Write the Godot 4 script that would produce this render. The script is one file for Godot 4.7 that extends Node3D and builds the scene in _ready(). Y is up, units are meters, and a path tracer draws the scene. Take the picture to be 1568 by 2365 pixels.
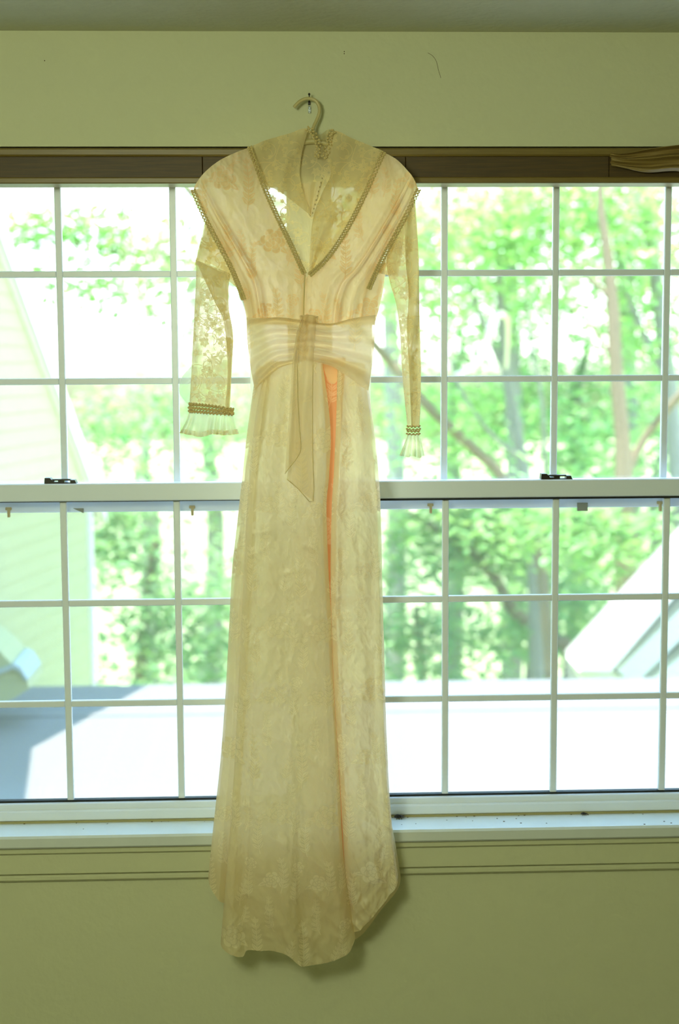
extends Node3D
# A pale satin and lace wedding dress hung on a hanger in front of a pair of white gridded windows.

const EYE := 1.75
const LEAVES := 2.7
const FILL_ENERGY := 1.8
var M := {}
var fold_noise := FastNoiseLite.new()
var crumple := FastNoiseLite.new()
var taken := {}

# ---------------------------------------------------------------- naming and tagging
func numbered(called: String) -> String:
	var n: int = taken.get(called, 0)
	taken[called] = n + 1
	return called if n == 0 else "%s_%03d" % [called, n]

func tag(o: Node3D, label: String, category: String, group := "", kind := "") -> Node3D:
	o.set_meta("label", label)
	if category != "": o.set_meta("category", category)
	if group != "": o.set_meta("group", group)
	if kind != "": o.set_meta("kind", kind)
	return o

func thing(called: String, label: String, category: String, at := Vector3.ZERO, group := "", kind := "") -> Node3D:
	var o := Node3D.new()
	o.name = numbered(called)
	add_child(o)
	o.position = at
	tag(o, label, category, group, kind)
	return o

func obj(called: String, mesh: Mesh, mat: Material, parent: Node3D = null) -> MeshInstance3D:
	var o := MeshInstance3D.new()
	o.name = numbered(called) if parent == null else called
	o.mesh = mesh
	o.material_override = mat
	o.cast_shadow = GeometryInstance3D.SHADOW_CASTING_SETTING_DOUBLE_SIDED
	if parent == null:
		add_child(o)
	else:
		parent.add_child(o, true)
		# the mesh is written in world metres; the parent only moves
		o.position = -world_of(parent)
	return o

func world_of(n: Node3D) -> Vector3:
	var p := Vector3.ZERO
	var k: Node = n
	while k is Node3D and k != self:
		p += (k as Node3D).position
		k = k.get_parent()
	return p

# ---------------------------------------------------------------- shapes
func start() -> SurfaceTool:
	var st := SurfaceTool.new()
	st.begin(Mesh.PRIMITIVE_TRIANGLES)
	return st

func done(st: SurfaceTool) -> ArrayMesh:
	st.generate_normals()
	return st.commit()

func quad(st: SurfaceTool, a: Vector3, b: Vector3, c: Vector3, d: Vector3, smooth := false) -> void:
	st.set_smooth_group(0 if smooth else 0xFFFFFFFF)
	for p in [a, b, c, a, c, d]:
		st.set_uv(Vector2(p.x + p.z, p.y))
		st.add_vertex(p)

func tri(st: SurfaceTool, a: Vector3, b: Vector3, c: Vector3) -> void:
	st.set_smooth_group(0xFFFFFFFF)
	for p in [a, b, c]:
		st.set_uv(Vector2(p.x + p.z, p.y))
		st.add_vertex(p)

# chamfered box between two corners
func bx(st: SurfaceTool, lo: Vector3, hi: Vector3, ch := 0.0) -> void:
	var c := (lo + hi) / 2.0
	var h := (hi - lo) / 2.0
	ch = minf(ch, minf(h.x, minf(h.y, h.z)) * 0.9)
	for axis in 3:
		var b := (axis + 1) % 3
		var d := (axis + 2) % 3
		for s in [-1.0, 1.0]:
			var q := []
			for w in [[-1, -1], [1, -1], [1, 1], [-1, 1]]:
				var p := Vector3.ZERO
				p[axis] = s * h[axis]
				p[b] = w[0] * (h[b] - ch)
				p[d] = w[1] * (h[d] - ch)
				q.append(c + p)
			if s > 0: q.reverse()
			quad(st, q[0], q[1], q[2], q[3])
	if ch <= 0.0: return
	for axis in 3:
		var b := (axis + 1) % 3
		var d := (axis + 2) % 3
		for w in [[-1, -1], [1, -1], [1, 1], [-1, 1]]:
			var q := []
			for k in [[-1, 0], [1, 0], [1, 1], [-1, 1]]:
				var p := Vector3.ZERO
				p[axis] = k[0] * (h[axis] - ch)
				p[b] = w[0] * (h[b] - (ch if k[1] else 0.0))
				p[d] = w[1] * (h[d] - (0.0 if k[1] else ch))
				q.append(c + p)
			if w[0] * w[1] < 0: q.reverse()
			quad(st, q[0], q[1], q[2], q[3])
	for sx in [-1, 1]:
		for sy in [-1, 1]:
			for sz in [-1, 1]:
				var s := Vector3(sx, sy, sz)
				var q := []
				for axis in 3:
					var p := (h - Vector3(ch, ch, ch)) * s
					p[axis] = h[axis] * s[axis]
					q.append(c + p)
				if sx * sy * sz > 0: q.reverse()
				tri(st, q[0], q[1], q[2])

func box(lo: Vector3, hi: Vector3, ch := 0.0) -> ArrayMesh:
	var st := start()
	bx(st, lo, hi, ch)
	return done(st)

# an outline in x and y, with thickness in z
func prism(st: SurfaceTool, pts: PackedVector2Array, z0: float, z1: float) -> void:
	var t := Geometry2D.triangulate_polygon(pts)
	for i in range(0, t.size(), 3):
		var a := pts[t[i]]
		var b := pts[t[i + 1]]
		var c := pts[t[i + 2]]
		tri(st, Vector3(a.x, a.y, z0), Vector3(b.x, b.y, z0), Vector3(c.x, c.y, z0))
		tri(st, Vector3(c.x, c.y, z1), Vector3(b.x, b.y, z1), Vector3(a.x, a.y, z1))
	for i in pts.size():
		var a := pts[i]
		var b := pts[(i + 1) % pts.size()]
		quad(st, Vector3(a.x, a.y, z0), Vector3(b.x, b.y, z0), Vector3(b.x, b.y, z1), Vector3(a.x, a.y, z1))

# a round bar through points, with a radius at each
func tube(st: SurfaceTool, pts: Array, radii: Array, sides := 10, per := 4) -> void:
	var path := []
	var rad := []
	var n := pts.size() - 1
	for i in n:
		for k in per:
			var t := float(k) / per
			var pa: Vector3 = pts[i]
			path.append(pa.cubic_interpolate(pts[i + 1], pts[maxi(i - 1, 0)], pts[mini(i + 2, n)], t))
			rad.append(lerpf(radii[mini(i, radii.size() - 1)], radii[mini(i + 1, radii.size() - 1)], t))
	path.append(pts[n])
	rad.append(radii[mini(n, radii.size() - 1)])
	var rings := []
	var side := Vector3.ZERO
	for i in path.size():
		var along: Vector3 = (path[mini(i + 1, path.size() - 1)] - path[maxi(i - 1, 0)]).normalized()
		if side == Vector3.ZERO:
			side = along.cross(Vector3(0.31, 0.2, 0.93)).normalized()
		side = (side - along * side.dot(along)).normalized()
		var up := along.cross(side)
		var ring := []
		for k in sides:
			var a := TAU * k / sides
			ring.append(path[i] + (side * cos(a) + up * sin(a)) * rad[i])
		rings.append(ring)
	st.set_smooth_group(0)
	for i in rings.size() - 1:
		for k in sides:
			var l := (k + 1) % sides
			quad(st, rings[i][k], rings[i + 1][k], rings[i + 1][l], rings[i][l], true)
	for e in [0, rings.size() - 1]:
		for k in sides:
			tri(st, path[e], rings[e][k], rings[e][(k + 1) % sides])

func samp(a: PackedVector2Array, t: float) -> Vector2:
	var n := a.size() - 1
	var f := clampf(t, 0.0, 1.0) * n
	var i := mini(int(f), n - 1)
	return a[i].cubic_interpolate(a[i + 1], a[maxi(i - 1, 0)], a[mini(i + 2, n)], f - i)

# a smooth sheet: point(u, v) over a grid
func sheet(nu: int, nv: int, point: Callable, wrap := false, uv_scale := 1.0) -> ArrayMesh:
	var P := PackedVector3Array()
	var N := PackedVector3Array()
	var T := PackedVector2Array()
	var I := PackedInt32Array()
	P.resize((nu + 1) * (nv + 1))
	N.resize(P.size())
	T.resize(P.size())
	for j in nv + 1:
		var run := 0.0
		for i in nu + 1:
			var k := j * (nu + 1) + i
			P[k] = point.call(float(i) / nu, float(j) / nv)
			T[k] = Vector2(P[k].x, -P[k].y) * uv_scale
			if wrap:
				if i > 0: run += P[k].distance_to(P[k - 1])
				T[k] = Vector2(run + P[k - i].x, -P[k].y) * uv_scale
	for j in nv + 1:
		for i in nu + 1:
			var k := j * (nu + 1) + i
			var a := j * (nu + 1) + (i - 1 if i > 0 else (nu - 1 if wrap else 0))
			var b := j * (nu + 1) + (i + 1 if i < nu else (1 if wrap else nu))
			var c := maxi(j - 1, 0) * (nu + 1) + i
			var d := mini(j + 1, nv) * (nu + 1) + i
			N[k] = (P[d] - P[c]).cross(P[b] - P[a]).normalized()
	for j in nv:
		for i in nu:
			var k := j * (nu + 1) + i
			I.append_array(PackedInt32Array([k, k + 1, k + nu + 2, k, k + nu + 2, k + nu + 1]))
	var arr := []
	arr.resize(Mesh.ARRAY_MAX)
	arr[Mesh.ARRAY_VERTEX] = P
	arr[Mesh.ARRAY_NORMAL] = N
	arr[Mesh.ARRAY_TEX_UV] = T
	arr[Mesh.ARRAY_INDEX] = I
	var m := ArrayMesh.new()
	m.add_surface_from_arrays(Mesh.PRIMITIVE_TRIANGLES, arr)
	return m

# a piece of cloth cut along four curves; depth(u, v, p) gives its distance from the wall
func cloth(L: PackedVector2Array, R: PackedVector2Array, T: PackedVector2Array, B: PackedVector2Array, nu: int, nv: int, depth: Callable) -> ArrayMesh:
	if T.is_empty(): T = PackedVector2Array([L[0], R[0]])
	if B.is_empty(): B = PackedVector2Array([L[L.size() - 1], R[R.size() - 1]])
	var point := func(u: float, v: float) -> Vector3:
		var p := samp(L, v).lerp(samp(R, v), u) + samp(T, u).lerp(samp(B, u), v)
		p -= L[0].lerp(R[0], u).lerp(L[L.size() - 1].lerp(R[R.size() - 1], u), v)
		return Vector3(p.x, p.y, depth.call(u, v, p))
	return sheet(nu, nv, point)

# a flattened sleeve between two edges
func sleeve(L: PackedVector2Array, R: PackedVector2Array, nu: int, nv: int, z: Callable, thick: float) -> ArrayMesh:
	var point := func(u: float, v: float) -> Vector3:
		var a := samp(L, v)
		var b := samp(R, v)
		var t := u * TAU
		var p := a.lerp(b, 0.5 - 0.5 * cos(t))
		return Vector3(p.x, p.y, z.call(v) + thick * sin(t) + 0.004 * crumple.get_noise_3d(p.x * 60.0, p.y * 40.0, sin(t)))
	return sheet(nu, nv, point, true)

# braid: two rows of little loops and beads along a line
func braid(line: PackedVector2Array, z: Callable, width: float, step: float) -> ArrayMesh:
	var st := start()
	var total := 0.0
	var core := []
	for i in 25:
		var c := samp(line, i / 24.0)
		core.append(Vector3(c.x, c.y, z.call(i / 24.0) - width * 0.12))
	tube(st, core, [width * 0.26], 6, 2)
	var tape := done(st)
	st = SurfaceTool.new()
	st.begin(Mesh.PRIMITIVE_TRIANGLES)
	st.append_from(tape, 0, Transform3D())
	for i in line.size() - 1: total += line[i].distance_to(line[i + 1])
	var n := int(total / step)
	var ball := SphereMesh.new()
	ball.radius = width * 0.24
	ball.height = width * 0.40
	ball.radial_segments = 8
	ball.rings = 5
	var bead := SphereMesh.new()
	bead.radius = width * 0.17
	bead.height = width * 0.34
	bead.radial_segments = 7
	bead.rings = 4
	for i in n + 1:
		var t := float(i) / n
		var p := samp(line, t)
		var q := samp(line, minf(t + 0.01, 1.0)) - samp(line, maxf(t - 0.01, 0.0))
		var nrm := Vector2(-q.y, q.x).normalized()
		var s := 1.0 if i % 2 else -1.0
		var zz: float = z.call(t)
		st.append_from(ball, 0, Transform3D(Basis(), Vector3(p.x + nrm.x * s * width * 0.2, p.y + nrm.y * s * width * 0.2, zz)))
		st.append_from(bead, 0, Transform3D(Basis(), Vector3(p.x - nrm.x * s * width * 0.36, p.y - nrm.y * s * width * 0.36, zz + width * 0.15)))
	return st.commit()

# ---------------------------------------------------------------- computed textures
const TEX := 1024
func blank(v: int) -> PackedByteArray:
	var b := PackedByteArray()
	b.resize(TEX * TEX)
	b.fill(v)
	return b

# a leaf or petal stamped into a tiling mask, with a lighter vein
func stamp(b: PackedByteArray, c: Vector2, ang: float, len: float, wid: float, val: int, vein := true) -> void:
	var ca := cos(ang)
	var sa := sin(ang)
	var r := int(len) + 2
	for dy in range(-r, r + 1):
		for dx in range(-r, r + 1):
			var u := (dx * ca + dy * sa) / len
			if u < 0.0 or u > 1.0: continue
			var w := absf(-dx * sa + dy * ca)
			var half := wid * pow(sin(PI * pow(u, 0.8)), 0.8)
			if w > half: continue
			if vein and w < 0.9 + wid * 0.05 and u < 0.8: continue
			var x := posmod(int(c.x) + dx, TEX)
			var y := posmod(int(c.y) + dy, TEX)
			b[y * TEX + x] = val

func line_stamp(b: PackedByteArray, a: Vector2, d: Vector2, wid: float, val: int) -> void:
	var n := int(a.distance_to(d)) + 1
	var r := int(ceil(wid))
	for i in n + 1:
		var p := a.lerp(d, float(i) / n)
		for dy in range(-r, r + 1):
			for dx in range(-r, r + 1):
				if dx * dx + dy * dy <= wid * wid:
					b[posmod(int(p.y) + dy, TEX) * TEX + posmod(int(p.x) + dx, TEX)] = val

# a curved stem with paired leaves
func spray(b: PackedByteArray, at: Vector2, ang: float, n: int, size: float, bend: float, val: int) -> void:
	var p := at
	for i in n:
		var q := p + Vector2(cos(ang), sin(ang)) * size * 0.62
		line_stamp(b, p, q, 2.0, val)
		var k := size * (1.0 - 0.45 * float(i) / n)
		for s in [-1.0, 1.0]:
			stamp(b, q, ang + s * 0.75, k, k * 0.2, val)
		ang += bend
		p = q
	stamp(b, p, ang, size * 0.7, size * 0.13, val)

func flower(b: PackedByteArray, c: Vector2, r: float, petals: int, turn: float, val: int, hole: int) -> void:
	for i in petals:
		stamp(b, c + Vector2.from_angle(turn + TAU * i / petals) * r * 0.18, turn + TAU * i / petals, r, r * 0.36, val)
	stamp(b, c + Vector2(-r * 0.2, 0), 0.0, r * 0.4, r * 0.18, hole, false)
	for i in petals:
		line_stamp(b, c + Vector2.from_angle(turn + TAU * (i + 0.5) / petals) * r * 0.3, c + Vector2.from_angle(turn + TAU * (i + 0.5) / petals) * r * 0.8, 1.2, hole)

func disc(b: PackedByteArray, c: Vector2, r: float, val: int, rim: float) -> void:
	var n := int(r + rim) + 1
	for dy in range(-n, n + 1):
		for dx in range(-n, n + 1):
			var d := sqrt(dx * dx + dy * dy)
			if d <= r + rim:
				b[posmod(int(c.y) + dy, TEX) * TEX + posmod(int(c.x) + dx, TEX)] = val if d <= r else 0

# a full-blown rose: rings of rounded petals with thin outlines
func rose(b: PackedByteArray, c: Vector2, r: float, turn: float, val: int) -> void:
	for i in 6: disc(b, c + Vector2.from_angle(turn + i * 1.047) * r * 0.66, r * 0.36, val, 3.0)
	for i in 5: disc(b, c + Vector2.from_angle(turn + 0.4 + i * 1.257) * r * 0.40, r * 0.28, val, 3.0)
	for i in 3: disc(b, c + Vector2.from_angle(turn + i * 2.094) * r * 0.16, r * 0.17, val, 2.5)
	for i in 6: stamp(b, c + Vector2.from_angle(turn + 0.5 + i * 1.047) * r * 0.62, turn + 0.5 + i * 1.047, r * 0.34, 3.0, 0, false)

func jacquard_mask() -> PackedByteArray:
	var b := blank(0)
	for k in 4:
		var x := 128.0 + k * 256.0
		var y := k * 331.0
		# a climbing chain of paired leaves
		spray(b, Vector2(x - 70, y + 260), -PI / 2 + 0.10, 8, 50, -0.03, 255)
		spray(b, Vector2(x - 40, y + 640), -PI / 2 - 0.22, 7, 44, 0.07, 255)
		spray(b, Vector2(x + 70, y + 860), -PI / 2 + 0.3, 6, 46, -0.11, 235)
		spray(b, Vector2(x + 30, y + 60), -PI / 2 - 0.5, 5, 40, 0.17, 235)
		# roses with a few leaves round them
		var c := Vector2(x + 62, y + 420)
		for i in 3: stamp(b, c, 0.7 + i * 2.3, 104, 17, 245)
		rose(b, c, 66, 0.3 + k, 255)
		var c2 := Vector2(x + 20, y + 790)
		for i in 2: stamp(b, c2, 0.1 + i * 2.6, 84, 14, 245)
		rose(b, c2, 46, 1.2 + k, 255)
		spray(b, c + Vector2(40, -60), -0.9, 4, 36, -0.2, 235)
		spray(b, Vector2(x - 118, y + 520), -PI / 2 + 0.35, 6, 38, -0.12, 220)
		spray(b, Vector2(x - 104, y + 900), -PI / 2 - 0.1, 6, 42, 0.05, 220)
		spray(b, Vector2(x + 100, y + 250), -PI / 2 + 0.1, 5, 40, 0.08, 230)
		spray(b, Vector2(x - 20, y + 980), -PI / 2 + 0.6, 4, 34, -0.2, 220)
		rose(b, Vector2(x - 92, y + 700), 34, 0.9 + k, 225)
	return b

func lace_mask() -> PackedByteArray:
	var b := blank(60)
	# the net
	for y in TEX:
		for x in TEX:
			var m := (x % 16 < 4) if (y / 16) % 2 else ((x + 8) % 16 < 4)
			if m or y % 16 < 4: b[y * TEX + x] = 140
	var rng := RandomNumberGenerator.new()
	rng.seed = 11
	for k in 22:
		var c := Vector2((k % 5) * 205.0 + rng.randf_range(-50, 50), (k / 5) * 205.0 + rng.randf_range(-50, 50))
		match k % 3:
			0: flower(b, c, rng.randf_range(60, 92), 7, rng.randf() * TAU, 255, 40)
			1: spray(b, c, rng.randf() * TAU, 4, 58, 0.25, 250)
			2: flower(b, c, rng.randf_range(44, 64), 6, rng.randf() * TAU, 245, 90)
	for k in 34:
		var p := Vector2(rng.randf() * TEX, rng.randf() * TEX)
		var a := rng.randf() * TAU
		var bend := rng.randf_range(-0.16, 0.16)
		for i in 26:
			var q := p + Vector2.from_angle(a) * 11.0
			line_stamp(b, p, q, 4.5, 240)
			p = q
			a += bend
		for i in 5:
			stamp(b, p + Vector2.from_angle(i * 1.26) * 5.0, i * 1.26, 26, 10, 250, false)
	return b

func colour_image(b: PackedByteArray, c0: Color, c1: Color) -> ImageTexture:
	var d := PackedByteArray()
	d.resize(TEX * TEX * 4)
	var lut := []
	for i in 256:
		var c := c0.lerp(c1, i / 255.0)
		lut.append([c.r8, c.g8, c.b8, c.a8])
	for i in TEX * TEX:
		var q: Array = lut[b[i]]
		d[i * 4] = q[0]
		d[i * 4 + 1] = q[1]
		d[i * 4 + 2] = q[2]
		d[i * 4 + 3] = q[3]
	return ImageTexture.create_from_image(Image.create_from_data(TEX, TEX, false, Image.FORMAT_RGBA8, d))

func noise_tex(freq: float, octaves: int, a: Color, b: Color, size := 512, seed_ := 1, stretch := false) -> NoiseTexture2D:
	var n := FastNoiseLite.new()
	n.seed = seed_
	n.noise_type = FastNoiseLite.TYPE_SIMPLEX_SMOOTH
	n.frequency = freq
	n.fractal_octaves = octaves
	var g := Gradient.new()
	g.set_color(0, a)
	g.set_color(1, b)
	var t := NoiseTexture2D.new()
	t.width = size
	t.height = size
	t.seamless = true
	t.noise = n
	t.color_ramp = g
	return t

func plain(c: Color, rough := 0.6, spec := 0.5) -> StandardMaterial3D:
	var m := StandardMaterial3D.new()
	m.albedo_color = c
	m.roughness = rough
	m.metallic_specular = spec
	return m

# paint or plaster: fine mottling plus a little relief
func mottled(c: Color, vary: float, scale: float, rough: float, relief: float, seed_: int) -> StandardMaterial3D:
	var m := plain(Color.WHITE, rough)
	m.albedo_texture = noise_tex(0.02, 5, c.darkened(vary), c.lightened(vary), 512, seed_)
	m.uv1_triplanar = true
	m.uv1_world_triplanar = true
	m.uv1_scale = Vector3(scale, scale, scale)
	if relief > 0.0:
		m.heightmap_enabled = true
		m.heightmap_texture = noise_tex(0.06, 4, Color.BLACK, Color.WHITE, 512, seed_ + 5)
		m.heightmap_scale = relief
	return m

func fabric(tex: Texture2D, tile: float, rough: float, back: float, tint: Color) -> StandardMaterial3D:
	var m := plain(tint, rough, 0.62)
	m.albedo_texture = tex
	m.uv1_scale = Vector3(1.0 / tile, 1.0 / tile, 1.0)
	m.cull_mode = BaseMaterial3D.CULL_DISABLED
	m.backlight_enabled = true
	m.backlight = Color(back, back * 0.86, back * 0.70).linear_to_srgb()
	m.rim_enabled = true
	m.rim = 0.25
	m.rim_tint = 0.6
	return m

func make_materials() -> void:
	M.wall = mottled(Color(0.82, 0.82, 0.67), 0.008, 1.6, 0.85, 0.06, 3)
	M.ceiling = mottled(Color(0.80, 0.798, 0.68), 0.02, 1.6, 0.9, 0.08, 4)
	M.floor = mottled(Color(0.33, 0.29, 0.22), 0.10, 2.0, 0.95, 0.3, 5)
	M.trim = mottled(Color(0.86, 0.88, 0.86), 0.015, 2.0, 0.45, 0.0, 6)
	M.vinyl = plain(Color(0.92, 0.95, 1.0), 0.35)
	M.muntin = plain(Color(0.93, 0.96, 1.0), 0.4)
	M.gasket = plain(Color(0.05, 0.08, 0.08), 0.6)
	M.caulk = plain(Color(0.66, 0.63, 0.44), 0.8)
	M.bronze = plain(Color(0.16, 0.13, 0.09), 0.4)
	M.clip = plain(Color(0.72, 0.62, 0.40), 0.5)
	M.tab = plain(Color(0.50, 0.50, 0.44), 0.6)
	var g := plain(Color(0.92, 0.97, 0.95, 0.04), 0.0, 0.5)
	g.transparency = BaseMaterial3D.TRANSPARENCY_ALPHA
	M.glass = g
	var s := plain(Color(0.62, 0.68, 0.66, 0.20), 0.9, 0.1)
	s.transparency = BaseMaterial3D.TRANSPARENCY_ALPHA
	s.cull_mode = BaseMaterial3D.CULL_DISABLED
	M.screen = s
	# wood
	var w := plain(Color.WHITE, 0.55)
	w.albedo_texture = noise_tex(0.015, 5, Color(0.26, 0.19, 0.01), Color(0.34, 0.255, 0.03), 512, 21)
	w.uv1_scale = Vector3(1.2, 26.0, 1.0)
	M.wood = w
	M.wood_light = w.duplicate()
	M.wood_light.albedo_texture = noise_tex(0.015, 5, Color(0.44, 0.365, 0.15), Color(0.50, 0.42, 0.19), 512, 22)
	M.wood_light.roughness = 0.4
	# dress
	var jm := jacquard_mask()
	M.satin = fabric(colour_image(jm, Color(0.965, 0.92, 0.75, 0.85), Color(0.975, 0.94, 0.80, 1.0)), 0.35, 0.40, 1.0, Color(1, 1, 1))
	M.satin.transparency = BaseMaterial3D.TRANSPARENCY_ALPHA
	M.satin_backlit = fabric(colour_image(jm, Color(0.975, 0.905, 0.74, 0.93), Color(0.955, 0.84, 0.64, 1.0)), 0.35, 0.40, 1.0, Color(1, 1, 1))  # same satin for the bodice, backlit darker motif put into the colour
	M.satin_backlit.transparency = BaseMaterial3D.TRANSPARENCY_ALPHA
	M.lining = plain(Color(0.98, 0.92, 0.73), 0.7, 0.2)
	M.lining.backlight_enabled = true
	M.lining.backlight = Color(1.0, 0.95, 0.84)
	M.lining.albedo_color.a = 0.86
	M.lining.transparency = BaseMaterial3D.TRANSPARENCY_ALPHA
	M.lining.cull_mode = BaseMaterial3D.CULL_DISABLED
	M.peach = fabric(colour_image(jm, Color(0.95, 0.66, 0.45), Color(0.98, 0.76, 0.58)), 0.40, 0.45, 1.0, Color(1, 1, 1))
	M.sash = fabric(colour_image(jm, Color(0.975, 0.925, 0.76, 0.84), Color(0.97, 0.91, 0.73, 0.93)), 0.40, 0.45, 1.0, Color(1, 1, 1))
	M.sash.transparency = BaseMaterial3D.TRANSPARENCY_ALPHA
	M.sash_tail = M.sash.duplicate()
	M.sash_tail.albedo_color = Color(1, 1, 1, 0.50)
	M.sash_tail.transparency = BaseMaterial3D.TRANSPARENCY_ALPHA
	var lm := lace_mask()
	M.lace = fabric(colour_image(lm, Color(0.96, 0.93, 0.78, 0.36), Color(0.95, 0.905, 0.73, 0.95)), 0.14, 0.8, 0.8, Color(1, 1, 1))
	M.lace.transparency = BaseMaterial3D.TRANSPARENCY_ALPHA
	M.lace_dense = fabric(colour_image(lm, Color(0.94, 0.89, 0.68, 0.68), Color(0.935, 0.87, 0.64, 1.0)), 0.14, 0.8, 0.7, Color(1, 1, 1))
	M.lace_dense.transparency = BaseMaterial3D.TRANSPARENCY_ALPHA
	M.tulle = plain(Color(0.88, 0.83, 0.62, 0.80), 0.9, 0.2)
	M.tulle.transparency = BaseMaterial3D.TRANSPARENCY_ALPHA
	M.tulle.cull_mode = BaseMaterial3D.CULL_DISABLED
	M.tulle.backlight_enabled = true
	M.tulle.backlight = Color(0.8, 0.8, 0.7)
	M.sheer = M.tulle.duplicate()
	M.sheer.albedo_color = Color(0.86, 0.90, 0.83, 0.62)
	M.sheer.backlight = Color(0.55, 0.6, 0.55)
	M.braid = plain(Color(0.84, 0.75, 0.50), 0.45)
	M.plastic = plain(Color(0.80, 0.74, 0.50), 0.3)
	M.plastic.backlight_enabled = true
	M.plastic.backlight = Color(0.5, 0.5, 0.5)
	M.steel = plain(Color(0.75, 0.78, 0.80), 0.25)
	M.steel.metallic = 0.9
	M.iron = plain(Color(0.16, 0.14, 0.10), 0.5)
	M.curtain = plain(Color(0.55, 0.46, 0.24), 0.5)
	M.curtain.cull_mode = BaseMaterial3D.CULL_DISABLED
	M.fill_lamp_glow = plain(Color(1.0, 0.97, 0.9), 0.4)  # glowing globe of the added fill lamp
	M.fill_lamp_glow.emission_enabled = true
	M.fill_lamp_glow.emission = Color(1.0, 0.95, 0.85)
	M.fill_lamp_glow.emission_energy_multiplier = 2.0
	# outside
	M.siding = mottled(Color(0.66, 0.68, 0.51), 0.02, 1.0, 0.8, 0.0, 31)
	M.white_paint = plain(Color(0.93, 0.93, 0.88), 0.6)
	M.strip_shade = plain(Color(0.60, 0.60, 0.56), 0.7)  # grey puts the shade between the white trim boards into the colour
	M.roofing = mottled(Color(0.50, 0.51, 0.52), 0.16, 6.0, 0.95, 0.4, 32)
	M.shingle = mottled(Color(0.36, 0.36, 0.34), 0.2, 4.0, 0.95, 0.3, 33)
	M.flashing = plain(Color(0.62, 0.68, 0.70), 0.4)
	M.lawn = mottled(Color(0.70, 0.76, 0.52), 0.15, 0.8, 1.0, 0.0, 34)
	M.bark = mottled(Color(0.50, 0.44, 0.34), 0.15, 4.0, 0.95, 0.8, 35)
	M.bark_dark = plain(Color(0.36, 0.27, 0.15), 0.9)
	M.bark_grey = mottled(Color(0.54, 0.55, 0.52), 0.15, 4.0, 0.95, 0.8, 36)
	M.bark_sunlit = mottled(Color(0.88, 0.86, 0.78), 0.05, 4.0, 0.9, 0.4, 37)  # near-white tone stands for sunlight on one bare branch
	var l := plain(Color.WHITE, 0.5, 0.4)
	l.vertex_color_use_as_albedo = true
	l.cull_mode = BaseMaterial3D.CULL_DISABLED
	l.backlight_enabled = true
	l.backlight = Color(0.95, 1.0, 0.75)
	M.leaf = l

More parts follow.
